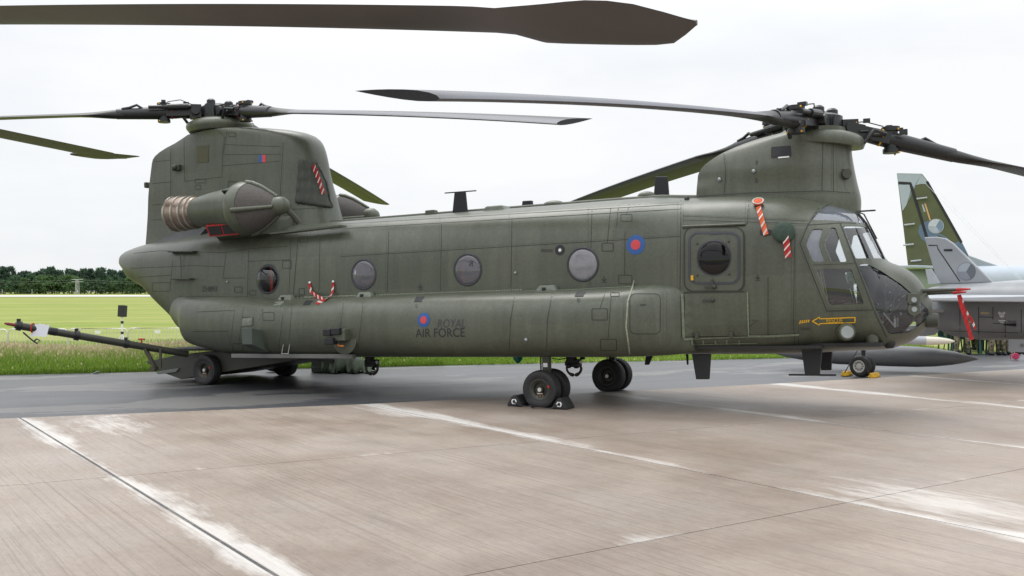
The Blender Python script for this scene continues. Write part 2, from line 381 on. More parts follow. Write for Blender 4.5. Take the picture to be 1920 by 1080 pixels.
# grass field
m = bpy.data.materials.new('meadow'); t, b, l = nodes(m)
f1 = tnoise(t, .018, (1, 6, 1), 4, rot=(0, 0, -EANG)); f2 = tnoise(t, .12, (1, 2.5, 1), 7, .75, rot=(0, 0, -EANG)); f3 = tnoise(t, 6, (1, 1, 1), 5, .7)
c = ramp(t, f1, [(.34, (.21, .265, .062)), (.5, (.25, .285, .085)), (.66, (.29, .295, .11))])
c = mixc(t, .75, c, ramp(t, f2, [(.3, (.72, .78, .7)), (.7, (1.2, 1.16, 1.15))]), 'MULTIPLY')
c = mixc(t, .8, c, ramp(t, f3, [(.3, (.75, .78, .7)), (.7, (1.18, 1.15, 1.1))]), 'MULTIPLY')
l(c, b.inputs['Base Color']); b.inputs['Roughness'].default_value = .9; b.inputs['Specular IOR Level'].default_value = .1; bump_(t, b, f3, .6, .05)
MEADOW = m
mb = MB(); ss = [-2500, -900, -400, -200, -120]+list(range(-80, 121, 5))+[160, 260, 500, 1000, 2600]
dd = [-400, -100, -30, -6, -1, -.3, 0, .4, 1, 1.5, 2, 3, 4, 5, 6, 7, 8, 9, 10, 12, 14, 17, 20, 26, 34, 45, 60, 90, 130, 200, 290, 420, 600, 900, 1600, 3000]
vs = []
for d in dd:
    for s in ss:
        p = edge_pt(s, d); z = prof_z(d)+(.03*math.sin(s*.9+d)+.02*math.sin(s*2.3)) * (1 if .3 < d < 30 else 0)
        vs.append((p.x, p.y, z))
n = len(ss); mb.add(vs, [(i*n+k, i*n+k+1, (i+1)*n+k+1, (i+1)*n+k) for i in range(len(dd)-1) for k in range(n-1)])
tag(mb.build('ground', MEADOW, smooth=60), 'yellow green mown airfield grass stretching to the tree line', 'grass field', kind='structure')
# far runway
mb = MB(); m = mat('runway_concrete', (.50, .48, .47), .8, var=.05, scale=.05)
q = [edge_pt(s, d) for s, d in ((-1500, 352), (1500, 352), (1500, 470), (-1500, 470))]
mb.add([(p.x, p.y, prof_z(d)+.12) for p, d in zip(q, (352, 352, 470, 470))], [(0, 1, 2, 3)])
tag(mb.build('runway', m), 'pale runway strip across the far side of the grass field', 'runway', kind='structure')
# asphalt
m = bpy.data.materials.new('asphalt'); t, b, l = nodes(m)
AR = -R(24)
f1 = tnoise(t, .16, (1, 3.0, 1), 6, .6, rot=(0, 0, AR)); f2 = tnoise(t, 90, (1, 1, 1), 3, .6); f3 = tnoise(t, .5, (.45, 2.6, 1), 5, .7, rot=(0, 0, AR))
pale = math_(t, 'GREATER_THAN', math_(t, 'ADD', f1, math_(t, 'MULTIPLY', f3, .35)), .735)
soft = ramp(t, f1, [(.3, (.045, .047, .052)), (.7, (.062, .064, .070))])
c = mixc(t, pale, soft, (.125, .122, .118))
c = mixc(t, .9, c, ramp(t, f2, [(.3, (.72, .72, .72)), (.72, (1.3, 1.3, 1.3))]), 'MULTIPLY')
l(c, b.inputs['Base Color'])
wet = ramp(t, f1, [(.35, (.36, .36, .36)), (.65, (.50, .50, .50))]); l(wet, b.inputs['Roughness']); b.inputs['Specular IOR Level'].default_value = .5
bump_(t, b, f2, .35, .006); ASPH = m
mb = MB(); q = [edge_pt(-90, .25), edge_pt(140, .25), edge_pt(140, -60), edge_pt(-90, -60)]
mb.add([(p.x, p.y, -.008) for p in q], [(0, 1, 2, 3)])
tag(mb.build('taxiway', ASPH), 'damp dark grey asphalt taxiway under the helicopter tail', 'taxiway', kind='structure')
# concrete apron, slab by slab
m = bpy.data.materials.new('apron_concrete'); t, b, l = nodes(m)
U1 = Vector((-.5776, .8163)); N1 = Vector((.8163, .5776)); A1 = math.atan2(U1.y, U1.x)
rotv = (0, 0, -A1)
fg = tnoise(t, 34, (.006, 1, 1), 2, .6, rot=rotv); fg2 = tnoise(t, 110, (.01, 1, 1), 2, .6, rot=rotv); fb = tnoise(t, .35, (1, 1, 1), 6, .62); fm = tnoise(t, 1.6, (.7, 1.1, 1), 8, .72, rot=rotv); fs = tnoise(t, 60, (1, 1, 1), 3, .7)
fp = tnoise(t, .55, (.35, 1, 1), 7, .68, rot=rotv); fw = tnoise(t, 6, (.25, 1.2, 1), 6, .75, rot=rotv)
base = ramp(t, fb, [(.32, (.222, .166, .127)), (.5, (.300, .246, .203)), (.68, (.340, .295, .258))])
base = mixc(t, .6, base, ramp(t, fm, [(.25, (.74, .72, .70)), (.75, (1.16, 1.16, 1.16))]), 'MULTIPLY')
fgr = tnoise(t, 22, (.45, 1, 1), 9, .85, rot=rotv); base = mixc(t, .9, base, ramp(t, fgr, [(.30, (.74, .73, .72)), (.50, (1.0, 1.0, 1.0)), (.72, (1.16, 1.16, 1.16))]), 'MULTIPLY')
uv = t.nodes.new('ShaderNodeUVMap'); uv.uv_map = 'edge'; sx = t.nodes.new('ShaderNodeSeparateXYZ'); l(uv.outputs[0], sx.inputs[0])
wob = math_(t, 'ADD', math_(t, 'MULTIPLY', fp, 2.3), math_(t, 'MULTIPLY', fw, .55))      # 0..2.8
pk = lambda dist, k, o: math_(t, 'SUBTRACT', math_(t, 'SUBTRACT', wob, o), math_(t, 'MULTIPLY', dist, k))
p1 = pk(sx.outputs['X'], 1.5, 1.17); p2 = pk(sx.outputs['Y'], 2.2, 1.27)
uv2 = t.nodes.new('ShaderNodeUVMap'); uv2.uv_map = 'ends'; sy = t.nodes.new('ShaderNodeSeparateXYZ'); l(uv2.outputs[0], sy.inputs[0])
p3 = pk(sy.outputs['X'], 1.2, 1.50); p4 = pk(sy.outputs['Y'], 1.5, 1.66)
acc2 = None; geo = t.nodes.new('ShaderNodeNewGeometry'); acc = math_(t, 'MAXIMUM', math_(t, 'MAXIMUM', p1, p2), math_(t, 'MAXIMUM', p3, p4))
for cx_, cy_, rx_, ry_ in ((3.5, 8.15, 1.5, .75), (-5.3, 12.9, 1.5, .6), (-1.6, 14.2, 1.4, .5)):      # dried-out pale stains
    mp_ = t.nodes.new('ShaderNodeMapping'); mp_.vector_type = 'TEXTURE'; mp_.inputs['Location'].default_value = (cx_, cy_, 0); mp_.inputs['Rotation'].default_value = (0, 0, A1 if ry_ < rx_ else 0); mp_.inputs['Scale'].default_value = (rx_, ry_, 1)
    l(geo.outputs['Position'], mp_.inputs[0]); ln_ = t.nodes.new('ShaderNodeVectorMath'); ln_.operation = 'LENGTH'; l(mp_.outputs[0], ln_.inputs[0])
    stn = math_(t, 'SUBTRACT', math_(t, 'ADD', math_(t, 'MULTIPLY', fw, 2.6), math_(t, 'MULTIPLY', fp, 1.2)), math_(t, 'ADD', math_(t, 'MULTIPLY', ln_.outputs['Value'], .9), 1.25)); acc2 = stn if acc2 is None else math_(t, 'MAXIMUM', acc2, stn)
pm = math_(t, 'MAXIMUM', math_(t, 'MULTIPLY', acc, 4.0, True), math_(t, 'MULTIPLY', math_(t, 'MULTIPLY', acc2, 1.6, True), .75))
c = mixc(t, math_(t, 'MULTIPLY', pm, .9), base, (.60, .57, .535))
gr = ramp(t, fg, [(.34, (.52, .49, .47)), (.45, (.98, .98, .98)), (.75, (1.10, 1.10, 1.10))])
c = mixc(t, .42, c, gr, 'MULTIPLY')
c = mixc(t, .5, c, ramp(t, fg2, [(.34, (.60, .58, .56)), (.44, (1.0, 1.0, 1.0))]), 'MULTIPLY')
c = mixc(t, .6, c, ramp(t, fs, [(.26, (.45, .43, .42)), (.40, (1.0, 1.0, 1.0))]), 'MULTIPLY')
l(c, b.inputs['Base Color'])
l(ramp(t, fm, [(.3, (.42, .42, .42)), (.7, (.62, .62, .62))]), b.inputs['Roughness'])
bump_(t, b, math_(t, 'ADD', fg, math_(t, 'MULTIPLY', fg2, .5)), .35, .006); CONC = m
def line_int(p, u, q, v):
    d = u.x*v.y-u.y*v.x; w_ = q-p; s = (w_.x*v.y-w_.y*v.x)/d; return p+u*s
LOFF = [-14.2, -10.1, -6.0, -1.85, 2.31, 6.95, 10.93, 14.65, 18.4, 22.2, 26.0, 29.8, 33.6, 37.4]
ang = lambda a: Vector((math.cos(R(a)), math.sin(R(a))))
PD = Vector((0, 11.26)); PE = Vector((2.826, 8.17))
TL = [(PE-U1*13.5, ang(35.2)), (PE-U1*9.0, ang(35.2)), (PE-U1*4.5, ang(35)), (PE, ang(34.5)), (PD, ang(28.2)), (PD+U1*4.8, ang(28)), (PD+U1*9.6, ang(28)), (PD+U1*14.4, ang(28)), (PD+U1*30, ang(28))]
AED = [Vector((-60, -5.8)), Vector((-6.99, 13.47)), Vector((-2.14, 15.25)), Vector((4.8, 18.5)), Vector((11.44, 22.05)), Vector((60, 47.9))]
def aed_cross(off):
    p = N1*off; best = None
    for a, bq in zip(AED[:-1], AED[1:]):
        h = line_int(p, U1, a, (bq-a))
        if min(a.x, bq.x)-1e-6 <= h.x <= max(a.x, bq.x)+1e-6: best = h
    return best
def clip(poly, p, nrm):
    outp = []
    for a, bq in zip(poly, poly[1:]+poly[:1]):
        da, db = (a-p).dot(nrm), (bq-p).dot(nrm)
        if da <= 0: outp.append(a)
        if (da < 0) != (db < 0) and abs(da-db) > 1e-9: outp.append(a+(bq-a)*(da/(da-db)))
    return outp
apron_mb = MB(); apron_mb.add([(x, y, -.03) for x, y in ((-40, -25), (45, -25), (45, 12), (6, 12), (-40, -5))], [(0, 1, 2, 3, 4)])
apron = apron_mb.build('apron', mat('joint_filler', (.02, .019, .018), .8)); tag(apron, 'brown grey concrete apron of large brushed slabs', 'apron', kind='structure')
for i in range(len(LOFF)-1):
    o0, o1 = LOFF[i], LOFF[i+1]; g0 = .016 if i == 4 else .009; g1 = .016 if i == 3 else .009
    c0, c1 = aed_cross(o0), aed_cross(o1)
    for j in range(len(TL)-1):
        (pa, ua), (pb, ub) = TL[j], TL[j+1]
        na = Vector((-ua.y, ua.x)); nb_ = Vector((-ub.y, ub.x)); pa = pa+na*.006; pb = pb-nb_*.006
        L0 = N1*(o0+g0); L1 = N1*(o1-g1)
        poly = [line_int(L0, U1, pa, ua), line_int(L1, U1, pa, ua), line_int(L1, U1, pb, ub), line_int(L0, U1, pb, ub)]
        if c0 and c1:
            tt = (c1-c0).normalized(); poly = clip(poly, c0, Vector((-tt.y, tt.x)))
        if len(poly) < 3: continue
        ctr = sum(poly, Vector((0, 0)))/len(poly)
        if ctr.y < -9 or abs(ctr.x) > 40: continue
        k = len(poly); sm = MB()
        sm.add([(p.x, p.y, 0) for p in poly]+[(p.x, p.y, -.025) for p in poly], [tuple(range(k))]+[(a, k+a, k+(a+1) % k, (a+1) % k) for a in range(k)])
        me = sm.mesh('concrete_slab', CONC, fix=True); uvl = me.uv_layers.new(name='edge'); uv2l = me.uv_layers.new(name='ends'); uvl = me.uv_layers['edge']
        for lp in me.loops:
            p = Vector(me.vertices[lp.vertex_index].co[:2]); dd_ = N1.dot(p); uvl.data[lp.index].uv = ((dd_-o0)*(.9 if i in (5, 6, 7) else 1)-(.05 if i in (5, 6, 7) else 0), o1-dd_); uv2l.data[lp.index].uv = ((p-pa).dot(na), (pb-p).dot(nb_))
        o = obj('concrete_slab', me, apron)

# ================================================================== THE HELICOPTER
H = Frame((1.12, 16.2, 0), 27.4, 1.74)
heli = empty('transport_helicopter', label='large olive green tandem rotor military helicopter parked across the apron', cat='helicopter')
heli.matrix_world = H.M
TP = math.tan(R(1.74))
def zg(x): return -x*TP                                     # local height of the ground
# ---- body loft
roof = [H.U(a, b_, -.35) for a, b_ in ((1300, 371), (1400, 366), (1480, 368))]+[H.U(a, b_, -.1) for a, b_ in ((1545, 379), (1585, 389), (1612, 402), (1622, 417), (1640, 451), (1659, 487), (1690, 500), (1715, 517), (1734, 543), (1742, 562))]
top_x = [-10.27, -10.19, -10.03, -9.74, -9.33, -8.5, -7.5, -5.0, 0.0, 1.4]+[p.x for p in roof]; top_z = [2.68, 2.80, 2.90, 2.98, 3.03, 3.08, 3.13, 3.15, 3.15, 3.15]+[p.z for p in roof]
belly = [H.U(a, b_, -.2) for a, b_ in ((1745, 590), (1739, 608), (1722, 629), (1697, 645), (1658, 656))]
aftb = [H.U(a, b_, -.45) for a, b_ in ((237, 508), (247, 528))]+[H.U(a, b_, -.75) for a, b_ in ((268, 550), (300, 578), (330, 602), (352, 621))]
XN = max(belly[0].x, roof[-1].x)+.015
bot_x = [p.x for p in aftb]+[-6.6, -5.8, 0, 3.6, 4.3]+[p.x for p in belly[::-1]]; bot_z = [p.z for p in aftb]+[.80, .74, .73, .73, .76]+[p.z for p in belly[::-1]]
ft, fbm = pchip(top_x, top_z), pchip(bot_x, bot_z)
fw_ = pchip([-10.29, -10.24, -10.08, -9.74, -9.16, -8.2, -7.2, -6, 3.3, 3.75, 4.15, 4.5, 4.8, 5.05, 5.2, 5.3, XN], [.08, .30, .52, .74, .95, 1.14, 1.24, 1.27, 1.27, 1.245, 1.18, 1.07, .90, .69, .52, .34, .05])
fnt = pchip([-10.6, -9.5, -7, 2, 4, 5.4], [2.0, 2.3, 3.3, 3.3, 3.0, 2.1]); fnb = pchip([-10.6, -9.5, -7, 3, 4.2, 5.4], [2.0, 2.4, 4.5, 4.5, 3.0, 2.1])
def sect(x, ins=0.0, n=80):
    a, c_, hw = ft(x)-ins, fbm(x)+ins, max(fw_(x)-ins, .01)
    if a-c_ < .03: a, c_ = (a+c_)/2+.015, (a+c_)/2-.015
    zc = c_+(a-c_)*.47; pts = []
    for k in range(n):
        th = 2*math.pi*k/n; co, si = math.cos(th), math.sin(th); e = fnt(x) if si >= 0 else fnb(x)
        # even spacing along a superellipse
        rr = (abs(co)**e+abs(si)**e)**(-1/e); u, v = co*rr, si*rr
        pts.append(Vector((x, hw*u, zc+(a-zc if v >= 0 else zc-c_)*v)))
    return pts
xs = [-10.275, -10.26, -10.23, -10.18, -10.10, -10.0]+list(np.arange(-9.9, 3.6, .2))+list(np.arange(3.6, 4.9, .07))+[4.92, 4.98, 5.04, 5.1, 5.15, 5.2, 5.24, 5.28, 5.31, 5.335, XN-.012]
xs = [x for x in xs if x < XN]
outer = MB().loft([sect(x) for x in xs]); inner_xs = [x for x in xs if -9.8 < x < 5.27]
shell = MB().loft([sect(x) for x in xs]); shell.loft([sect(x, .05)[::-1] for x in inner_xs])
body_me = outer.mesh('body', OLIVE)
def bvh_of(me): return BVHTree.FromPolygons([v.co for v in me.vertices], [tuple(p.vertices) for p in me.polygons])
H.bvh.append(bvh_of(body_me))
# window openings: (polygon px, plane, y-range, material)
def rounded(poly, r=.03, k=4):
    outp = []; n = len(poly)
    for i in range(n):
        p0, p, p1 = Vector(poly[i-1]), Vector(poly[i]), Vector(poly[(i+1) % n]); a = (p0-p); c_ = (p1-p); q = min(r, a.length*.45, c_.length*.45)
        a = p+a.normalized()*q; c_ = p+c_.normalized()*q
        for j in range(k+1):
            s = j/k; outp.append(tuple(a*(1-s)**2+p*2*s*(1-s)+c_*s*s))
    return outp
def hitxz(pts, fallback=-1.15):
    o = []
    for a, b_ in pts:
        h = H.hit(a, b_); p = h[0] if h else H.U(a, b_, fallback); o.append((p.x, p.z))
    return o
COCK = {
 'rear_quarter': ([(1524, 429), (1543, 429), (1535, 457), (1547, 491), (1525, 491), (1511, 459)], GLASSB, -1.6, -.4),
 'front_quarter': ([(1557, 427), (1567, 427), (1588, 491), (1559, 491), (1545, 459)], GLASS, -1.6, -.4),
 'door_window': ([(1530, 505), (1596, 504), (1620, 570), (1554, 572)], GLASS, -1.6, -.4),
}
cut = MB(); panes = []
def cutter(poly, y0, y1, mat_, both=True):
    for s in ((1, -1) if both else (1,)):
        c_ = MB().prism(poly, s*y0, s*y1); cut.add(c_.v, c_.f); panes.append((c_, mat_, s))
for k, (pts, gm, y0, y1) in COCK.items(): cutter(rounded(hitxz(pts), .035), y0, y1, gm)
# skylight
sky_poly = H.XZ([(1524, 413), (1546, 372), (1600, 380), (1612, 398), (1612, 414)], -.95); cutter(rounded(sky_poly, .03), -1.3, -.10, GLASSB)
# windscreen half
wl = hitxz([(1580, 424), (1604, 485)])
ws = [wl[0], wl[1], H.XZ([(1656, 484)], -.4)[0], (5.1, H.XZ([(1656, 484)], -.4)[0][1]), (5.0, wl[0][1]+.02), ]
cutter(rounded(ws, .03), -1.4, -.07, GLASS)
# chin window
chl = hitxz([(1608, 497), (1625, 494), (1652, 508), (1690, 533), (1718, 558)])+H.XZ([(1742, 582), (1738, 600), (1708, 622)], -.2)+hitxz([(1666, 627), (1645, 588)])
cutter(rounded(chl, .04), -1.4, -.09, GLASSD)
WIN = [(502, 524), (682, 515), (877, 506), (1093, 496), (1339, 485)]; WINP = []
for a, b_ in WIN:
    p = H.hit(a, b_)[0]; WINP.append(p); poly = [(p.x+.235*math.cos(2*math.pi*k/28), p.z+.235*math.sin(2*math.pi*k/28)) for k in range(28)]
    for s in (1, -1): c_ = MB().prism(poly, s*-1.6, s*-.9); cut.add(c_.v, c_.f)
shell_me = shell.mesh('fuselage', OLIVE, fix=False)
bm = bmesh.new(); bm.from_mesh(shell_me); 
shell_me = shell.mesh('fuselage', OLIVE, fix=True) if False else shell_me
bm.free()
fus_me = boolean(shell_me, cut.mesh('cut', OLIVE), 'DIFFERENCE')
fuselage = obj('fuselage', fus_me, heli, 35)
fuselage.data.materials.clear(); fuselage.data.materials.append(OLIVE)
gs = MB().loft([sect(x, .014) for x in xs[4:]]); gs.loft([sect(x, .026)[::-1] for x in xs if -9.8 < x < 5.32])
gs_me = gs.mesh('glass', GLASS, fix=False)
for c_, gm, s in panes:
    gm = gm if s > 0 else GLASS; me = boolean(gs_me, c_.mesh('cut', gm), 'INTERSECT'); me.materials.clear(); me.materials.append(gm)
    if len(me.polygons): obj('window_pane', me, heli, 40)
# round cabin windows: rubber ring + pane
for i, p in enumerate(WINP):
    for s in (-1, 1):
        y = -(abs(p.y)) if s < 0 else abs(p.y)
        ring = MB().lathe([(.225, -.03), (.262, -.03), (.272, -.012), (.262, .006), (.25, .012), (.228, .004)], (0, 0, 0), 'Y', 36, caps=False)
        ring.add([], [])
        w_ = MB(); w_.v = [(x+p.x, y+(yy if s > 0 else -yy), z+p.z) for x, yy, z in ring.v]; w_.f = ring.f+[tuple((5*36+k, 5*36+(k+1) % 36, (k+1) % 36, k)) for k in range(36)]; w_.m = [0]*len(w_.f)
        wo = w_.build('window', mat('window_rubber', (.03, .032, .038), .45), heli, smooth=50)
        bulge = .14 if i == 0 else .03
        g = MB(); prof = [(.232*math.cos(a), bulge*math.sin(a)) for a in np.linspace(0, math.pi/2*.97, 7)]
        pl = MB().lathe(prof, (0, 0, 0), 'Y', 36)
        g.v = [(x+p.x, y+(yy if s > 0 else -yy)+(-.0 if s < 0 else 0), z+p.z) for x, yy, z in pl.v]; g.f = pl.f[:-2]+[pl.f[-1]]; g.m = [0]*len(g.f)
        gm = {0: GLASSD, 3: GLASSM, 4: GLASSK}.get(i, GLASSC) if s < 0 else GLASSC
        g.build('pane', gm, wo, smooth=60)
# interior
it = MB(); it.box((-2.2, 0, .86), (12.5, 2.2, .04)); it.build('cabin_floor', DARKIN, heli)
for c_, d_ in (((3.35, .72, 1.75), (.04, .6, 1.8)), ((3.35, -.72, 1.75), (.04, .6, 1.8)), ((-7.0, 0, 1.95), (.04, 1.8, 1.2))):
    it = MB(); it.box(c_, d_); it.build('bulkhead', DARKIN, heli)
for s in (-1, 1):
    for k, x in enumerate((-6.1, -5.62, -5.1, -3.7, -3.2, -1.6, -1.05, .4, 1.2)):
        it = MB(); it.box((x, s*-.62 if s < 0 else -.95*1.0, 1.9), (.05, .015, 1.1)) if False else it.box((x, s*.98, 1.85), (.055, .015, 1.3)); it.build('seat_strap', RED, heli)
it = MB(); it.prism([(4.42, 1.92), (4.72, 1.90), (4.80, 1.78), (4.70, 1.42), (4.60, 1.42), (4.62, 1.78), (4.42, 1.86)], -.80, .80); it.build('instrument_panel', BLKM, heli, bevel=.02)
it = MB(); it.prism([(3.9, .84), (4.72, .84), (4.72, 1.5), (4.55, 1.5), (4.4, 1.32), (3.9, 1.28)], -.17, .17); it.build('centre_console', BLKM, heli, bevel=.02)
it = MB(); it.prism([(4.42, .92), (4.95, .98), (5.14, 1.2), (5.1, 1.6), (4.85, 1.86), (4.42, 1.86)], -.30, .30); it.build('added_nose_block', BLKM, heli, bevel=.02)  # added dark block, shuts out daylight from the far chin window
it = MB(); it.box((4.05, 0, .88), (1.5, 1.9, .05)); it.build('cockpit_floor', DARKIN, heli)
for s in (-1, 1):
    it = MB()
    for k in range(34):
        x = random.uniform(4.5, 5.05); z = random.uniform(1.02, 1.75); q = random.choice((.015, .02, .03, .05))
        it.box((x, s*(.305+random.uniform(0, .05)), z), (q, .03, random.choice((.012, .02, .04))), Matrix.Rotation(random.uniform(-.6, .6), 3, 'Y'))
    it.build('avionics_unit', mat('avionics_grey', (.38, .39, .40), .35), heli)['kind'] = 'stuff'
    it = MB()
    for k in range(7):
        a = Vector((random.uniform(4.5, 4.8), s*.33, random.uniform(1.0, 1.3))); b_ = Vector((random.uniform(4.75, 5.05), s*.34, random.uniform(1.3, 1.7))); it.tube([a, (a+b_)/2+Vector((.05, s*.03, -.06)), b_], .009, 5)
    it.build('cable_loom', mat('loom_grey', (.12, .12, .125), .5), heli)['kind'] = 'stuff'
it = MB(); it.box((4.02, .0, 2.66), (.45, .5, .14)); it.build('overhead_panel', BLKM, heli, bevel=.02)
for s in (-1, 1):
    it = MB(); it.box((3.98, s*.52, 1.28), (.48, .5, .16)); it.box((3.74, s*.52, 1.68), (.13, .48, .82), Matrix.Rotation(R(-8), 3, 'Y')); it.box((3.68, s*.52, 2.17), (.1, .26, .2)); it.box((3.95, s*.52, 1.1), (.2, .3, .3))
    for q in (-.22, .22): it.box((4.0, s*.52+q, 1.45), (.36, .05, .06))
    so = it.build('pilot_seat', mat('seat_dark', (.05, .05, .045), .8), heli, bevel=.03)
    it = MB(); it.box((3.83, s*.52-.1, 1.7), (.02, .05, .7), Matrix.Rotation(R(-8), 3, 'Y')); it.box((3.83, s*.52+.1, 1.7), (.02, .05, .7), Matrix.Rotation(R(-8), 3, 'Y')); it.build('harness', mat('harness_tan', (.35, .27, .14), .8), so)
    it = MB(); it.tube([(4.5, s*.5, 1.1), (4.42, s*.5, 1.5), (4.38, s*.5, 1.68)], .018, 6); it.box((4.37, s*.5, 1.7), (.05, .05, .1)); it.build('control_stick', BLACK, heli)
    for q in (-.15, .15):
        it = MB(); it.box((4.95, s*.42+q, 1.16), (.03, .1, .12)); it.bar((4.95, s*.42+q, 1.1), (4.8, s*.42+q, 1.3), .02, .02); it.build('rudder_pedal', STEEL, heli)
it = MB()
for k in range(26):
    a = random.uniform(-.75, .75); it.box((4.66+random.uniform(-.02, .05), a, random.uniform(1.2, 1.72)), (.03, .06, .035))
it.build('instrument_dials', mat('dial_grey', (.25, .26, .27), .4), heli)['kind'] = 'stuff'

# ---- sponsons
def sponson_sec(x, yo, zb, zt, s, n=26, e=2.6):
    yi = min(1.12, yo-.12); pts = []; zc = (zb+zt)/2
    for k in range(n+1):
        a = -math.pi/2+math.pi*k/n; co, si = math.cos(a), math.sin(a); rr = (abs(co)**e+abs(si)**e)**(-1/e)
        pts.append(Vector((x, s*(yi+(yo-yi)*co*rr), zc+(zt-zb)/2*si*rr)))
    return pts
SPX = [-8.4, -8.2, -7.98, -7.75, -7.58, -7.52, -7.42, -7.15, -6.8, -6.3, -5.7, -5.0, -4, -3, -2, -1, 0, .8, 1.4, 1.62, 1.85, 2.1, 2.3]
SPY = [.86, 1.02, 1.15, 1.27, 1.36, 1.40, 1.47, 1.57, 1.66, 1.74, 1.80, 1.83, 1.84, 1.84, 1.84, 1.84, 1.84, 1.83, 1.80, 1.74, 1.62, 1.42, 1.22]
SPB = [1.70, 1.56, 1.41, 1.28, 1.19, 1.08, .99, .92, .86, .78, .74, .73, .73, .73, .73, .73, .73, .73, .735, .74, .75, .77, .80]
SPT = [1.76, 1.80, 1.84, 1.87, 1.89, 1.89, 1.89, 1.88, 1.87, 1.85, 1.82, 1.78, 1.77, 1.77, 1.77, 1.77, 1.77, 1.77, 1.78, 1.79, 1.79, 1.76, 1.70]
fy, fzb, fzt = pchip(SPX, SPY), pchip(SPX, SPB), pchip(SPX, SPT)
sx_ = [-8.4, -8.35, -8.28, -8.15, -8.0, -7.88, -7.75, -7.66, -7.58, -7.55, -7.52, -7.48, -7.42, -7.35, -7.28]+list(np.arange(-7.15, 2.3, .15))+[2.3]
spons = {}
for s in (-1, 1):
    sm = MB().loft([sponson_sec(x, fy(x), fzb(x), fzt(x), s) for x in sx_]); spons[s] = sm.build('sponson', OLIVE, heli, smooth=40)
H.bvh.append(bvh_of(spons[-1].data))
# ---- pylons: horizontal sections, (z, x_back, x_front, half width back, half width mid)
def plan_sec(z, xb, xf, wb, wm, n=40, sharp=2.4, dz=None):
    pts = []; L = xf-xb; xm = xf-min(L*.45, wm*1.7)
    for k in range(n):
        t_ = k/n
        if t_ < .5:                                       # nose half ellipse from +y to -y
            a = math.pi/2-math.pi*(t_/.5); co, si = math.cos(a), math.sin(a); rr = (abs(co)**sharp+abs(si)**sharp)**(-1/sharp)
            pts.append(Vector((xm+(xf-xm)*co*rr, wm*si*rr, z)))
        else:
            q = (t_-.5)/.5
            if q < .45: r_ = q/.45; pts.append(Vector((xm+(xb+.05-xm)*r_, -(wm+(wb-wm)*r_**1.6), z)))
            elif q < .55: r_ = (q-.45)/.1; pts.append(Vector((xb, -wb+2*wb*r_, z)))
            else: r_ = (q-.55)/.45; pts.append(Vector((xb+.05+(xm-xb-.05)*r_, (wb+(wm-wb)*r_**.62), z)))
    return pts
def pylon(name, rows):
    rows = sorted(rows); z = [r_[0] for r_ in rows]; fs_ = [pchip(z, [r_[i] for r_ in rows]) for i in range(1, 5)]
    zz = np.linspace(z[0], z[-1], 34); return MB().loft([plan_sec(q, *[f(q) for f in fs_]) for q in zz])
def zx(a, b_, y=0): p = H.U(a, b_, y); return p.z, p.x
# forward pylon (back edge px, front edge px)
rows = []
for (b0, b1), (f0, f1), wb, wm in (((1313, 362), (1607, 375), .36, .58), ((1313, 336), (1601, 336), .30, .60), ((1322, 318), (1598, 318), .30, .58), ((1345, 300), (1596, 300), .30, .56), ((1380, 282), (1593, 284), .30, .54), ((1425, 266), (1590, 272), .30, .53), ((1478, 252), (1588, 262), .28, .50)):
    z0, x0 = zx(b0, b1); z1, x1 = zx(f0, f1); rows.append((z0, x0, x1, wb, wm))
z0, x0, x1, wb, wm = min(rows); rows += [(z0-.30, x0-.02, x1+.05, wb+.02, wm+.02), (2.62, x0-.05, x1+.02, wb, wm)]
fpm = pylon('fp', rows); fp = fpm.build('forward_pylon', OLIVE, heli, smooth=38); H.bvh.append(bvh_of(fp.data))
# fairing dome under the forward hub
zc_, xc_ = zx(1537, 262); 
dm = MB()
for i, (k, zz) in enumerate(((1.0, -.06), (1.0, -.02), (.985, .03), (.93, .075), (.80, .11), (.55, .13), (.2, .135))):
    pass
dm.loft([[Vector((xc_+.02+.60*k*math.cos(a), .56*k*math.sin(a), zc_+zz-.02*math.cos(a)*k*4)) for a in np.linspace(0, 2*math.pi, 40, endpoint=False)] for k, zz in ((.97, -.10), (1.0, -.06), (1.0, .0), (.97, .05), (.88, .09), (.70, .12), (.35, .135))])
dmo = dm.build('hub_fairing', OLIVE, heli, smooth=50)
# aft pylon
rows = []
for (b0, b1), (f0, f1), wb, wm in (((271, 490), (640, 425), .30, .72), ((272, 460), (631, 415), .29, .64), ((274, 400), (618, 385), .28, .56), ((277, 350), (606, 345), .30, .52), ((281, 300), (597, 305), .29, .50), ((284, 277), (590, 290), .29, .49), ((300, 264), (575, 272), .29, .48), ((325, 251), (545, 264), .29, .47), ((350, 243), (478, 250), .29, .45)):
    z0, x0 = zx(b0, b1, -.27); z1, x1 = zx(f0, f1, -.1); rows.append(((z0+z1)/2, x0, x1, wb, wm))
apm = pylon('ap', rows); ap = apm.build('aft_pylon', OLIVE, heli, smooth=38); H.bvh.append(bvh_of(ap.data))
zc_, xc_ = zx(412, 238)
dm = MB().loft([[Vector((xc_+.70*k*math.cos(a), .60*k*math.sin(a), zc_+zz)) for a in np.linspace(0, 2*math.pi, 40, endpoint=False)] for k, zz in ((.90, -.12), (.98, -.05), (1.0, -.01), (.98, .04), (.88, .09), (.66, .14), (.55, .145), (.5, .2), (.2, .22))])
dm.build('hub_fairing', OLIVE, heli, smooth=50)
dk = MB(); dk.loft([[Vector((x, y, z)) for y, z in ((-w0, z0), (-w0*.6, z1), (w0*.6, z1), (w0, z0))] for x, w0, z0, z1 in ((-9.45, .26, 2.86, 2.98), (-9.1, .55, 2.86, 3.08), (-8.4, .86, 2.86, 3.20), (-7.6, .9, 2.9, 3.22))])
dk.build('aft_deck', GREYSK, heli, smooth=50)

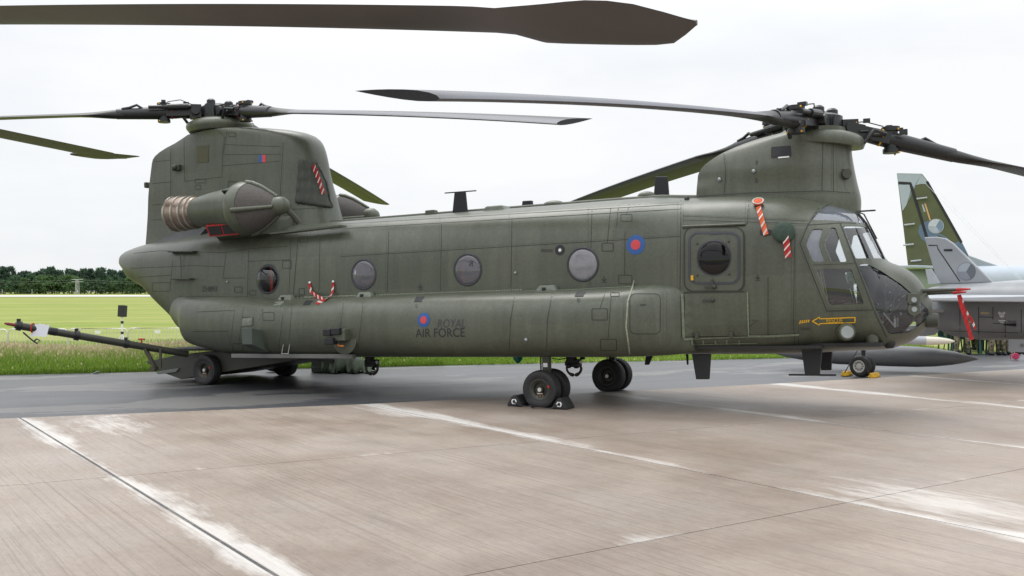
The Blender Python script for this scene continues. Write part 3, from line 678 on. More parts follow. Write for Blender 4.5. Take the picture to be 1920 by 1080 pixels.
# ---- engines
for s in (-1, 1):
    yc = s*1.36; c0 = (0, yc, 0)
    def zc(x): return 3.42-(x+6.4)*.02
    e = MB()
    e.lathe([(.27, -7.009), (.275, -6.95), (.33, -6.614), (.375, -6.236), (.40, -5.98), (.41, -5.9)], (0, yc, 3.42), 'X', 32)
    eo = e.build('engine_nacelle', OLIVE, heli, smooth=40)
    if s < 0: H.bvh.append(bvh_of(eo.data))
    e = MB(); e.lathe([(.42, -6.0), (.47, -5.94), (.49, -5.86), (.47, -5.74), (.455, -5.70)], (0, yc, 3.40), 'X', 36); e.build('intake_lip', OLIVE, eo, smooth=50)
    # screen cone with ribs
    e = MB(); e.lathe([(.45, -5.72), (.43, -5.62), (.35, -5.42), (.235, -5.22), (.155, -5.10)], (0, yc, 3.40), 'X', 36, caps=False); e.build('intake_screen', MESHG, eo, smooth=60)
    for k in range(4):
        a = k*math.pi/2+R(8); pts = [Vector((x, yc+r_*math.cos(a), 3.40+r_*math.sin(a))) for x, r_ in ((-5.76, .462), (-5.62, .44), (-5.42, .36), (-5.22, .245), (-5.09, .165))]
        e = MB(); e.tube(pts, [.05, .046, .04, .034, .03], 8); e.build('screen_rib', OLIVE, eo, smooth=60)
    e = MB(); e.lathe([(.165, -5.13), (.165, -5.06), (.15, -4.97), (.10, -4.90), (.03, -4.875)], (0, yc, 3.40), 'X', 24); e.build('nose_dome', OLIVE, eo, smooth=60)
    e = MB(); e.tube([(-4.98, yc-s*.05, 3.36), (-4.9, s*1.22, 3.24), (-4.84, s*1.12, 3.1)], .052, 12); e.build('drive_shaft_cover', OLIVE_D, eo, smooth=60)
    e = MB(); e.lathe([(.265, -6.992), (.29, -7.059), (.29, -7.177), (.305, -7.261), (.315, -7.429), (.32, -7.563), (.29, -7.572), (.27, -7.244), (.02, -7.118)], (0, yc, 3.42), 'X', 32); e.build('exhaust', EXH, eo, smooth=45)
    for x, r_ in ((-7.076, .297), (-7.21, .305), (-7.378, .318), (-7.563, .323)):
        e = MB(); e.lathe([(r_-.01, x-.025), (r_+.012, x-.02), (r_+.012, x+.02), (r_-.01, x+.025)], (0, yc, 3.42), 'X', 32); e.build('exhaust_band', EXHL, eo, smooth=45)
    # pylon strut + lower fairing under the engine
    e = MB(); e.loft([[Vector((x, s*yy, zz)) for yy, zz in ((.6, 2.85), (y1, 2.95), (y1+.02, 3.2), (.6, 3.3))] for x, y1 in ((-7.1, .75), (-6.7, 1.22), (-6.0, 1.32), (-5.7, 1.25), (-5.4, .8))]); e.build('engine_mount', OLIVE, eo, smooth=60)
    e = MB(); e.box((-6.22, s*1.53, 3.04), (.74, .06, .22), Matrix.Rotation(R(-s*25), 3, 'X')); e.build('cooling_vent', RED, eo, bevel=.01)
    for q in (-.135, .135):
        e = MB(); e.box((-6.22+q*1.25, s*1.545, 3.04), (.30, .06, .165), Matrix.Rotation(R(-s*25), 3, 'X')); e.build('vent_opening', DARKIN, eo)
    for q in range(6):
        e = MB(); a = R(38); e.box((-6.05+q*.028, yc+s*.405*math.cos(a), 3.42+.405*math.sin(a)), (.012, .02, .13), Matrix.Rotation(R(-s*(90-38)) if s < 0 else R(-(90-38)), 3, 'X')); e.build('louvre', BLKM, eo)
    e = MB(); e.bar((-7.3, s*1.28, 2.83), (-3.75, s*1.22, 2.86), .18, .035); 
    e = MB(); p0 = (-5.35, s*1.20, 2.93); p1 = (-3.85, s*1.16, 2.98); e.bar(p0, p1, .22, .03); e.build('drip_rail', OLIVE, heli)

# ---- rotors
def airfoil(ch, th, n=9):
    up = []
    for k in range(n+1):
        x = (1-math.cos(math.pi*k/n))/2; y = 5*th*(.2969*math.sqrt(x)-.126*x-.3516*x*x+.2843*x**3-.1036*x**4); up.append((x, y))
    return [(.28-x, y) for x, y in up]+[(.28-x, -y*.75) for x, y in up[-2:0:-1]]       # leading edge at +.28 chord
def blade(name, hub, az, droop, spin, mats, parent, Rr=9.14, ch=.81, tip=None, root=1.75, n_=22, coning=0.0, pitch=8, cap=.30, tilt=0.0):
    a = R(az); u = Vector((math.cos(a), math.sin(a), 0)); v = Vector((-math.sin(a), math.cos(a), 0))*spin; mbq = MB(); prof = airfoil(1, .11); rings = []
    rs = list(np.linspace(root, root+1.0, 6))+list(np.linspace(root+1.3, Rr, n_))
    for r_ in rs:
        f = np.clip((r_-root)/1.0, 0, 1); f = f*f*(3-2*f); c_ = .2+(ch-.2)*f
        off = 0; cc = c_
        if tip: cc, off = tip(r_, c_)
        tw = R(pitch-4*(r_/Rr)); p0 = Vector(hub)+u*r_+Vector((0, 0, (coning-tilt*math.cos(a))*r_-droop*(.88*(r_/Rr)+.12*(r_/Rr)**3))); ring = []
        for k, (x, y) in enumerate(prof):
            circ = 2*math.pi*k/len(prof); xc, yc = .10*math.cos(circ), .10*math.sin(circ)
            X = xc*(1-f)+(x*cc+off)*f; Y = yc*(1-f)+y*max(cc, .3)*f
            ring.append(p0+v*(X*math.cos(tw)-Y*math.sin(tw)*0)+Vector((0, 0, X*math.sin(tw)+Y*math.cos(tw))))
        rings.append(ring)
    n = len(prof); mbq.loft(rings)
    capn = [k for k in range(n) if (prof[k][0]+prof[(k+1) % n][0])/2 > .28-cap]
    for i in range(len(rs)-1):
        if rs[i] > root+.9:
            for k in capn: mbq.m[i*n+k] = 1
    if len(mats) > 2: mbq.m[-1] = 2
    return mbq.build(name, mats, parent, smooth=40)
def rotor(hub, blades, spin, tilt):
    tilt = math.tan(R(tilt))
    hx = Vector(hub); q = MB()
    q.lathe([(.17, -.42), (.19, -.18), (.30, -.15), (.34, -.10), (.34, .06), (.26, .10), (.16, .12), (.12, .15)], hub, 'Z', 18)
    ho = q.build('rotor_head', BLACK, heli, smooth=35)
    for k in range(3):
        a = R(40+120*k); p_ = hx+Vector((.22*math.cos(a), .22*math.sin(a), .08)); q = MB(); q.tube([p_, p_+Vector((0, 0, .10)), p_+Vector((0, 0, .13))], [.085, .085, .05], 12); q.build('oil_tank', BLACK, ho, smooth=40)
        p_ = hx+Vector((.36*math.cos(a+.5), .36*math.sin(a+.5), -.30)); q = MB(); q.tube([p_, p_+Vector((.04, 0, .32))], .022, 8); q.build('control_rod', BLACK, ho, smooth=40)
    for az, dr, pit in blades:
        a = R(az); u = Vector((math.cos(a), math.sin(a), 0)); v = Vector((-math.sin(a), math.cos(a), 0)); sl = -dr*.19
        P = lambda r_, t_=0, h=0: hx+u*r_+v*t_+Vector((0, 0, h+sl*r_*.5-tilt*math.cos(a)*r_))
        q = MB(); q.tube([P(.25), P(.62)], .13, 12); q.box(P(.42), (.22, .30, .26), Matrix.Rotation(a, 3, 'Z')); q.tube([P(.42, -.24), P(.42, .24)], .085, 12)
        for t_ in (-.12, .12): q.bar(P(.45, t_), P(.98, t_*.8), .05, .17)
        q.build('hinge_block', BLACK, ho, smooth=35)
        q = MB(); q.tube([P(.62), P(.8), P(1.15), P(1.9)], [.11, .12, .125, .10], 14); q.build('pitch_housing', BLACK, ho, smooth=35)
        q = MB(); q.tube([P(1.02, 0, -.17), P(1.02, 0, .17)], .10, 16); q.tube([P(1.02, 0, .13), P(1.02, 0, .19)], .13, 16); q.tube([P(1.02, 0, -.19), P(1.02, 0, -.13)], .12, 16)
        q.box(P(1.02, .1, .205), (.08, .12, .05), Matrix.Rotation(a, 3, 'Z')); q.build('hinge_pin', BLACK, ho, smooth=35)
        q = MB(); q.tube([P(.5, .19, .08), P(1.3, .17, .09)], .035, 10); q.tube([P(.55, .19, .08), P(.95, .18, .085)], .055, 10); q.build('damper', BLACK, ho, smooth=35)
        q = MB(); q.tube([P(.55, -.24, -.22), P(.72, -.26, .03), P(.9, -.18, .03)], .03, 8); q.build('pitch_link', BLACK, ho, smooth=35)
        q = MB(); q.tube([P(1.42, .05, .09), P(1.52, .05, .16), P(1.66, .05, .11), P(1.8, .05, .09)], .025, 8); q.build('droop_stop', BLACK, ho, smooth=35)
        for k in range(7):
            q = MB(); c_ = P(random.uniform(.3, 1.3), random.uniform(-.2, .2), random.uniform(-.10, .19)); d_ = random.uniform(.035, .075)
            if k % 2: q.box(c_, (d_*1.6, d_, d_), Matrix.Rotation(a+random.uniform(-.5, .5), 3, 'Z'))
            else: q.tube([c_-u*d_*1.2, c_+u*d_*1.2], d_*.45, 8)
            q.build('hub_fitting', BLACK, ho)
        q = MB(); q.tube([P(.5, .1, .14), P(.7, .16, .22), P(.95, .1, .2)], .009, 5); q.build('oil_line', BLACK, ho)
        q = MB(); q.tube([P(.86), P(.885)], .128, 16); q.build('marker_band', YEL if spin > 0 else RED, ho, smooth=50)
        for r_, t_, h in ((1.10, -.10, .17), (1.10, -.10, -.17), (.5, -.14, .1), (1.10, .10, .17), (1.10, .10, -.17)):
            q = MB(); q.sphere(P(r_, t_, h), .016, n=8, m=5); q.build('grease_cap', YEL, ho, smooth=60)
        q = MB(); q.tube([P(1.63), P(1.66)], .105, 14); q.build('index_band', RED if spin < 0 else EXHL, ho, smooth=50)
        blade('blade', P(0), az, dr, spin, [BLADE, NOSECAP, BLKM], ho, pitch=pit, tilt=tilt)
    return ho
FH = H.U(1535, 230, 0); AH = H.U(408, 209, 0)
r1_ = rotor(FH, ((-97.3, 1.25, -8), (22.7, 1.55, 6), (142.7, 1.75, 5)), 1, 9)
r2_ = rotor(AH, ((-16, .95, -8), (104, 1.15, -6), (224, 1.15, 11)), -1, 4)
q = MB(); pp = H.XZ([(378, 205), (388, 194), (402, 193), (404, 222), (392, 222), (381, 214)], -.3); q.prism(pp, -.33, -.29); q.build('shield_plate', BLACK, r2_)

# ---- doors, decals, seams
def dep(p): return (H.M @ p).y
def hp(px, py): return H.hit(px, py)[0]
def ring_decal(name, outer_px, c, rin, m, parent, off=.010, n=48):
    op = [Vector((x, z)) for x, z in hitxz(outer_px)]; cc = Vector((c.x, c.z)); outp = []; k_ = len(op)
    for k in range(n):
        a = 2*math.pi*k/n; d = Vector((math.cos(a), math.sin(a))); best = None
        for p, q in zip(op, op[1:]+op[:1]):
            e = q-p; den = d.x*e.y-d.y*e.x
            if abs(den) < 1e-9: continue
            w_ = p-cc; tt = (w_.x*e.y-w_.y*e.x)/den; ss_ = (w_.x*d.y-w_.y*d.x)/den
            if tt > 0 and -1e-6 <= ss_ <= 1+1e-6: best = tt if best is None else max(best, tt)
        outp.append(cc+d*best)
    inn = [cc+Vector((math.cos(2*math.pi*k/n), math.sin(2*math.pi*k/n)))*rin for k in range(n)]
    v2 = [tuple(p) for p in outp]+[tuple(p) for p in inn]
    return H.decal(name, v2, [(k, (k+1) % n, n+(k+1) % n, n+k) for k in range(n)], m, parent, off, .2)
def rrect(x0, y0, x1, y1, r):
    o = []
    for cx_, cy_, a0 in ((x1-r, y1-r, 0), (x0+r, y1-r, 90), (x0+r, y0+r, 180), (x1-r, y0+r, 270)):
        for k in range(6): a = R(a0+k*18); o.append((cx_+r*math.cos(a), cy_+r*math.sin(a)))
    return o
def poly_decal(name, px, m, parent, off=.006, maxe=.12):
    p = hitxz(px); return H.decal(name, p, [tuple(range(len(p)))], m, parent, off, maxe)
door = ring_decal('cabin_door', rrect(1284, 427, 1395, 546, 16), WINP[4], .25, OLIVE, heli, .012)
g = MB(); H.ribbon(g, rrect(1284, 427, 1395, 546, 16), .022, .014, closed=True, step=4); g.build('door_gap', SEAM, door)
g = MB(); H.ribbon(g, rrect(1293, 437, 1386, 531, 16), .035, .020, closed=True, step=4); g.build('gasket', mat('gasket_slate', (.045, .05, .06), .5), door)
for a, b_ in ((1308, 457), (1367, 453), (1308, 516), (1368, 514)):
    h = H.hit(a, b_); g = MB(); g.sphere(h[0]+h[1]*.015, .016, n=8, m=5); g.build('bolt', OLIVE_D, door)
g = MB(); h = H.hit(1336, 538)[0]; g.box(h+Vector((-.03, -.03, 0)), (.16, .03, .025)); g.sphere(h+Vector((.03, -.03, 0)), .035, n=10, m=6); g.bar(h+Vector((0, -.03, .1)), h+Vector((.02, -.03, 0)), .03, .03); g.build('door_handle', OLIVE_D, door)
g = MB(); h = H.hit(1299, 521)[0]; g.box(h+Vector((0, -.03, 0)), (.035, .02, .07)); g.build('release_tab', YEL, door)
ld = poly_decal('lower_door', [(1284, 549), (1396, 547), (1402, 551), (1402, 628), (1284, 631)], OLIVE, heli, .014, .2)
g = MB(); H.ribbon(g, [(1283, 549), (1396, 547)], .022, .017, step=4); H.ribbon(g, [(1284, 632), (1403, 629)], .014, .017, step=4); g.build('door_gap', SEAM, ld)
for pts in ([(1278, 552), (1281, 634)], [(1402, 548), (1404, 628)]):
    g = MB(); H.ribbon(g, pts, .042 if pts[0][0] < 1300 else .02, .018, step=4); g.build('hinge_strip', SEAMG, ld)
g = MB(); H.ribbon(g, [(1281, 636), (1320, 633), (1404, 630), (1440, 630), (1498, 627)], .034, .012, step=4); g.build('sill_strip', SEAMG, heli)
for a in (1297, 1319, 1342, 1363, 1386):
    g = MB(); H.ribbon(g, [(a, 637), (a, 645)], .022, .012, step=4); g.build('sill_tab', SEAMG, heli)
g = MB(); H.ribbon(g, [(1296, 646), (1420, 642)], .014, .012, step=4); g.build('sill_strip', SEAMG, heli)
for a, b_ in ((1308, 629), (1372, 627)):
    h = H.hit(a, b_)[0]; g = MB(); g.box(h+Vector((0, -.03, 0)), (.06, .04, .08)); g.build('hinge', OLIVE_D, ld, bevel=.008)
h = H.hit(1333, 563)[0]; g = MB(); g.box(h+Vector((-.05, -.025, 0)), (.13, .02, .025)); g.sphere(h+Vector((.03, -.025, 0)), .03, n=10, m=6); g.build('door_handle', OLIVE_D, ld)
g = MB(); H.ribbon(g, [(1279, 427), (1340, 424), (1398, 421)], .03, .02, step=4); g.build('rain_gutter', OLIVE_L, heli)
g = MB(); pts = [H.hit(a, b_) for a, b_ in ((1280, 426), (1320, 424.5), (1360, 423), (1398, 421))]; g.tube([p+n_*.02 for p, n_ in pts], .018, 8); g.build('rain_gutter', OLIVE, heli, smooth=60)
# cockpit door frame
seams = MB()
S = lambda pts, wd=.0095, off=.003: H.ribbon(seams, pts, wd, off)
S([(1540, 383), (1515, 422), (1500, 457), (1550, 583), (1638, 581)], .016)
S([(1575, 418), (1638, 581), (1662, 632)], .016); S([(1515, 422), (1578, 418), (1612, 419)], .012); S([(1524, 497), (1602, 494)], .008)
S([(1277, 376), (1275, 545)], .012); S([(1280, 412), (1515, 420)], .008); S([(1279, 405), (1515, 414)], .006)
S([(1404, 375), (1401, 421)], .008); S([(1490, 440), (1488, 600), (1490, 660)], .008); S([(1497, 613), (1497, 660)], .006)
for pts in ([(1145, 390), (1139, 455)], [(1160, 385), (1156, 425)], [(1180, 383), (1175, 402)], [(1172, 434), (1171, 515)], [(729, 435), (726, 548)], [(828, 420), (826, 545)], [(960, 410), (958, 540)], [(640, 481), (1120, 452.5), (1276, 443)], [(640, 420), (1275, 383)], [(620, 430), (1275, 392)],
            [(546, 444), (542, 550)], [(559, 445), (550, 552)], [(466, 470), (464, 556)], [(424, 474), (418, 522)], [(324, 487), (320, 532)], [(417, 522), (460, 521)], [(335, 556), (465, 556)], [(250, 475), (300, 470), (420, 474), (470, 466), (540, 462)], [(245, 503), (322, 500), (362, 498), (420, 500)], [(258, 520), (320, 516)], [(465, 490), (545, 487)], [(600, 447), (598, 545)], [(1110, 395), (1106, 535)],
            [(320, 262), (320, 372)], [(345, 243), (346, 340)], [(346, 340), (416, 332)], [(405, 242), (421, 257), (418, 285), (416, 332)], [(426, 246), (419, 287)], [(420, 271), (527, 275)], [(417, 290), (526, 289)], [(417, 311), (526, 302)], [(531, 266), (525, 372)], [(284, 281), (321, 259)], [(281, 304), (321, 300)], [(277, 345), (321, 341)], [(275, 413), (320, 411)], [(536, 393), (622, 389)], [(276, 385), (305, 383)],
            [(369, 585), (440, 582)], [(360, 622), (429, 621)], [(440, 582), (430, 662)], [(457, 575), (446, 662)], [(495, 572), (487, 600)], [(536, 568), (530, 590), (522, 662)], [(548, 570), (542, 640)], [(645, 562), (632, 664)], [(682, 560), (670, 668)], [(967, 550), (957, 600), (955, 666)], [(1037, 548), (1026, 600), (1025, 666)], [(1135, 548), (1125, 579)], [(1146, 556), (1140, 636)], [(969, 550), (1036, 548)],
            [(1440, 520), (1440, 640)], [(1410, 600), (1422, 600), (1405, 612)], [(1357, 288), (1361, 322), (1358, 363)], [(1543, 266), (1541, 358)], [(1562, 270), (1563, 360)], [(1310, 368), (1400, 362), (1545, 358), (1602, 362)], [(1577, 318), (1595, 317)]):
    S(pts)
seams.build('panel_seam', SEAM, fuselage)['kind'] = 'stuff'
rv = MB()
def rivets(pts, step=3.6, dx=0, dy=0, r_=.0075):
    for (x0, y0), (x1, y1) in zip(pts[:-1], pts[1:]):
        k = max(2, int(math.hypot(x1-x0, y1-y0)/step))
        for i in range(k):
            h = H.hit(x0+(x1-x0)*i/k+dx, y0+(y1-y0)*i/k+dy)
            if h is None: continue
            p, n_ = h; a = n_.orthogonal().normalized()*r_; b_ = n_.cross(a)
            rv.add([p+a, p+b_, p-a, p-b_, p+n_*.006], [(0, 1, 4), (1, 2, 4), (2, 3, 4), (3, 0, 4)])
for x in (1271, 1281): rivets([(x, 378), (x-1, 545)])
for y in (403, 408, 415): rivets([(1282, y), (1512, y+8)])
for x in (1399, 1407): rivets([(x, 372), (x-3, 420)])
for x in (1484, 1492): rivets([(x, 440), (x, 655)])
for pts in ([(1535, 386), (1511, 422), (1496, 457), (1546, 585), (1636, 584)], [(1505, 457), (1553, 578), (1634, 577)], [(560, 447), (551, 550)], [(543, 446), (539, 548)], [(469, 472), (467, 554)], [(461, 472), (459, 554)], [(726, 412), (722, 548)], [(825, 408), (822, 545)], [(955, 400), (954, 540)], [(1103, 392), (1101, 532)], [(603, 447), (601, 545)],
            [(640, 478), (1276, 440)], [(640, 416), (1275, 379)], [(526, 575), (518, 662)], [(641, 565), (628, 664)], [(686, 560), (674, 668)], [(963, 552), (952, 664)], [(1033, 550), (1021, 664)], [(1170, 552), (1168, 612), (1175, 662)], [(1243, 548), (1243, 640)], [(1250, 548), (1250, 640)], [(349, 246), (350, 338)], [(528, 268), (521, 372)], [(534, 268), (528, 372)], [(322, 262), (323, 372)], [(1360, 292), (1364, 322), (1361, 360)], [(1559, 270), (1559, 358)], [(1567, 275), (1570, 358)], [(1578, 275), (1584, 358)], [(1310, 371), (1400, 365), (1545, 361), (1602, 365)]):
    rivets(pts)
rv.build('rivet', OLIVE_D, fuselage, fix=False)['kind'] = 'stuff'
sq = MB()
for x0, y0, x1, y1, r_ in ((1110, 579, 1139, 600, 2), (1126, 636, 1156, 657, 2), (1145, 549, 1161, 556, 1), (1160, 516, 1185, 532, 2), (1129, 456, 1150, 471, 1), (1164, 402, 1185, 415, 2), (1181, 551, 1238, 626, 10), (530, 489, 546, 503, 1), (561, 541, 571, 553, 1), (562, 444, 577, 454, 1), (440, 538, 454, 548, 1), (468, 545, 480, 553, 2), (286, 530, 319, 546, 1), (454, 595, 475, 611, 1), (493, 586, 514, 601, 1), (437, 644, 456, 658, 1), (366, 336, 386, 343, 1), (428, 340, 443, 352, 1), (367, 347, 377, 355, 1), (429, 249, 442, 256, 1)):
    H.ribbon(sq, rrect(x0, y0, x1, y1, r_), .011, .004, closed=True, step=4)
sq.build('access_panel_outline', SEAM, fuselage)['kind'] = 'stuff'
# chipped primer edges
for pts, wd in (([(1189, 526), (1184, 545), (1177, 565), (1174, 612), (1181, 664)], .022), ([(1052, 545), (1120, 541), (1183, 538)], .022), ([(985, 546), (1006, 545)], .02), ([(570, 557), (668, 554)], .012)):
    g = MB(); H.ribbon(g, pts, wd, .006, step=5); g.build('primer_edge', CREAM, spons[-1])
g = MB()
for k in range(54):
    t_ = k/53; h = H.hit(707+270*t_, 553.5-9.5*t_)
    if h: g.sphere(h[0]+h[1]*.004, .017, n=6, m=4)
for k in range(14):
    t_ = k/13; h = H.hit(558+100*t_, 559-4*t_)
    if h: g.sphere(h[0]+h[1]*.004, .013, n=6, m=4)
g.build('rivet_row', CREAM, spons[-1])['kind'] = 'stuff'
# small lighter panels
for px in ([(455, 597), (474, 595), (472, 610), (453, 611)], [(516, 566), (534, 565), (527, 573), (513, 574)]): poly_decal('patch_panel', px, OLIVE_L, spons[-1], .005)
poly_decal('paint_patch', [(369, 274), (392, 272), (391, 304), (370, 306)], PATCH, ap)
poly_decal('fin_flash', [(485.5, 291), (492, 290.6), (492, 304.5), (485.5, 304.8)], BLUE, ap)
poly_decal('fin_flash', [(492, 290.6), (498.6, 290.3), (498.6, 304.2), (492, 304.5)], RRED, ap)
for px in ([(781, 557), (797, 557), (790, 566), (776, 566)], [(1083, 547), (1100, 547), (1093, 556), (1077, 556)], [(574, 564), (588, 564), (581, 572), (568, 572)]): poly_decal('fuel_vent', px, BLKM, spons[-1], .008)
# roundels and lettering
def disc(px, py, rpx, m, parent, off, inner=0.0, name='roundel'):
    p = hp(px, py); r_ = rpx*dep(p)/FPX; n = 32; v = [(p.x+r_*math.cos(2*math.pi*k/n), p.z+r_*math.sin(2*math.pi*k/n)) for k in range(n)]
    if inner:
        v += [(p.x+r_*inner*math.cos(2*math.pi*k/n), p.z+r_*inner*math.sin(2*math.pi*k/n)) for k in range(n)]; f = [(k, (k+1) % n, n+(k+1) % n, n+k) for k in range(n)]
    else: f = [tuple(range(n))]
    return H.decal(name, v, f, m, parent, off, .07)
disc(1192, 459, 18.5, BLUE, fuselage, .004); disc(1192, 459, 9.5, RRED, fuselage, .007)
disc(794.5, 600, 13.5, BLUE, spons[-1], .005); disc(794.5, 600, 7.0, RRED, spons[-1], .009)
disc(1050, 469, 10, BLKM, fuselage, .004, .45, 'step_mark'); disc(1050, 469, 3, WHITE, fuselage, .006, 0, 'step_mark')
def lettering(txt, x0, y1, x1, y0, m, parent, off=.006, shear=0.0, dy=0.0, maxe=.05, name='lettering'):
    a = hp(x0, y1); b_ = hp(x1, y1+dy); c_ = hp((x0+x1)/2, y0+dy/2); v, f = text2d(txt, 1, shear); z0 = a.z
    v = fit2d(v, a.x, a.z, b_.x, a.z+(c_.z-(a.z+b_.z)/2), b_.z-a.z); return H.decal(name, v, f, m, parent, off, maxe)
lettering('ROYAL', 821, 614.5, 873, 598.5, INKB, spons[-1], shear=.15, dy=-.5); lettering('AIR FORCE', 780, 632.5, 872.5, 616, INK, spons[-1], shear=.05, dy=-1)
lettering('ZH893', 379, 547, 407.5, 537, INK, fuselage, dy=-.6)
lettering('RESCUE', 1550, 605, 1580, 597, YEL, fuselage, dy=-.5)
g = MB(); H.ribbon(g, [(1523, 602), (1536.5, 594.5), (1537, 597.5), (1603, 595), (1603, 604.5), (1537, 606.5), (1536.5, 609.5)], .016, .006, closed=True, step=3); g.build('rescue_arrow', YEL, fuselage)
for k in range(5):
    x = 1498+k*4; poly_decal('rescue_dash', [(x, 607-k*.7), (x+2.2, 607-k*.7), (x+4.5, 600.5-k*.4), (x+2.3, 600.5-k*.4)], YEL, fuselage)
for a, b_ in ((788, 537), (1133, 523), (1421, 520)):
    g = MB(); H.ribbon(g, [(a, b_-5), (a, b_+3)], .012, .005, step=3); H.ribbon(g, [(a-4, b_), (a, b_+4), (a+4, b_)], .014, .005, step=3); H.ribbon(g, [(a-5, b_+6), (a+5, b_+6)], .008, .005, step=3); g.build('jack_point_mark', INK, fuselage)
for x0, y0, x1, y1 in ((1015, 468, 1037, 472), (1501, 615, 1518, 618), (1325, 575, 1340, 577), (1200, 571, 1212, 573), (1304, 519, 1318, 521), (1309, 538, 1320, 540), (1417, 302, 1421, 308), (1416, 335, 1421, 342), (779, 572, 783, 577), (1082, 560, 1088, 566)):
    g = MB(); k = max(1, int((y1-y0)/2)+1)
    for i in range(k):
        yy = y0+(y1-y0)*i/max(1, k-1) if k > 1 else y0; x = x0
        while x < x1:
            d = random.uniform(2, 4); H.ribbon(g, [(x, yy), (min(x1, x+d), yy)], .009, .005, step=2); x += d+1
    if g.f: g.build('stencil_text', INK, fuselage)['kind'] = 'stuff'
for a, b_, r_ in ((967, 511.5, .022), (427, 528.5, .02), (987, 636, .026), (1414, 321, .03), (1350, 337, .03)):
    h = H.hit(a, b_); g = MB(); g.sphere(h[0]+h[1]*.015, r_, n=10, m=6); g.build('formation_light', LENS, heli, smooth=60)
# fairings along the sponson top
for x0, x1, y0, y1 in ((521, 556, 553, 563), (667, 706, 547, 558), (1004, 1051, 533, 546)):
    a = hp((x0+x1)/2, y1-3); wd = (x1-x0)*dep(a)/FPX*1.05; g = MB()
    g.loft([[a+Vector((x*wd/2, y_, z_)) for x in ()] or [a+Vector((sx*wd/2*k, yy, zz)) for sx, yy, zz in ((-1, .04, -.05), (-1, -.10, -.05), (1, -.10, -.05), (1, .04, -.05))] for k in (1,)]+[[a+Vector((sx*wd/2*.62, yy, .065)) for sx, yy in ((-1, .04), (-1, -.05), (1, -.05), (1, .04))]])
    g.build('grab_fairing', OLIVE_L, spons[-1], bevel=.012)
    g = MB(); g.box(a+Vector((-.03, -.088, .01)), (.05, .03, .045)); g.build('grab_slot', BLKM, spons[-1])
# chaff boxes
a = hp(485, 640); g = MB(); g.loft([[a+Vector((x, y, z)) for x, z in ((-.11, .16), (.10, .17), (.10, -.17), (-.11, -.16))] if False else [a+Vector(p) for p in ((-.10, y, z0), (.12, y, z0+.0), (.12, y, z1), (-.10, y, z1))] for y, z0, z1 in ((.12, -.20, .16), (-.30, -.04, .24))]); co = g.build('dispenser_box', mat('dispenser_green', (.07, .085, .07), .5), spons[-1], bevel=.008)
a = hp(642, 632); g = MB(); g.box(a+Vector((.0, -.02, .04)), (.32, .28, .20)); g.build('sensor_mount', OLIVE, spons[-1], bevel=.02)
for dx, dz, w_, m_ in ((-.13, .085, .15, BLKM), (.04, .10, .17, BLKM), (-.09, -.06, .17, BLKM)):
    g = MB(); g.box(a+Vector((dx-.02, -.16, dz)), (w_, .14, .11)); g.build('sensor_head', m_, spons[-1], bevel=.015)
g = MB(); g.tube([a+Vector((-.06, -.08, -.10)), a+Vector((.0, -.10, -.14)), a+Vector((.10, -.11, -.14))], .012, 6); g.build('orange_cable', mat('orange_cord', (.75, .22, .02), .5), spons[-1])
a = hp(640, 637); g = MB(); g.lathe([(.24, 0), (.24, .012), (.21, .02)], (0, 0, 0), 'Y', 28); g2 = MB(); g2.v = [(x+a.x+.06, a.y-y+.015, z+a.z) for x, y, z in g.v]; g2.f = g.f; g2.m = g.m; g2.build('round_plate', OLIVE, spons[-1], smooth=40)
# boarding step, skid rail
a = hp(541, 652); g = MB()
for p, q_ in (((-.08, -.03, .07), (.06, -.03, .08)), ((-.08, -.03, .07), (-.11, -.05, -.10)), ((.06, -.03, .08), (.03, -.05, -.10)), ((-.11, -.05, -.10), (.05, -.05, -.10))): g.tube([a+Vector(p), a+Vector(q_)], .011, 6)
g.build('boarding_step', STEEL, spons[-1]); 
g = MB(); p0 = H.U(437, 667, -1.62); p1 = H.U(664, 668, -1.62); g.bar(p0, p1, .10, .075); g.build('skid_rail', mat('rail_grey', (.16, .165, .155), .45), spons[-1], bevel=.01)
# tail shelves, rod, blister
for x0, x1, y in ((323, 370, 472), (327, 364, 523)):
    p0 = hp(x0, y); p1 = hp(x1, y); g = MB(); g.bar(p0+Vector((0, -.03, 0)), p1+Vector((0, -.03, 0)), .16, .03); g.build('tail_step', OLIVE_D, heli, bevel=.008)
g = MB(); g.tube([hp(343, 474)+Vector((0, -.06, 0)), hp(344, 521)+Vector((0, -.06, 0))], .008, 6); g.build('step_rod', OLIVE_D, heli)
a = hp(334, 315); g = MB(); g.box(a+Vector((0, -.03, 0)), (.2, .1, .11)); g.sphere(a+Vector((-.01, -.09, 0)), .055, n=12, m=8); g.build('warning_sensor', OLIVE_D, heli, bevel=.01)
a = hp(1586, 327); g = MB(); g.tube([a, a+Vector((.03, -.08, 0))], [.075, .065], 16); g.build('warning_sensor', OLIVE_D, heli, smooth=40)
a = H.U(278, 347, 0); g = MB(); g.box(a+Vector((-.03, 0, 0)), (.08, .12, .12)); g.build('tail_light', OLIVE_D, heli, bevel=.02)
pk_ = hitxz([(1446, 276), (1483, 273), (1484, 294), (1446, 297)]); H.decal('grille_opening', rounded(pk_, .02), [tuple(range(len(pk_)*5))], BLKM, fp, .006, .2)
g = MB(); H.ribbon(g, [(1459, 296), (1480, 294)], .02, .01, step=3); g.build('grille_sill', WHITE, fp)
a = hp(1600, 640) if H.hit(1600, 640) else H.U(1600, 640, -1)
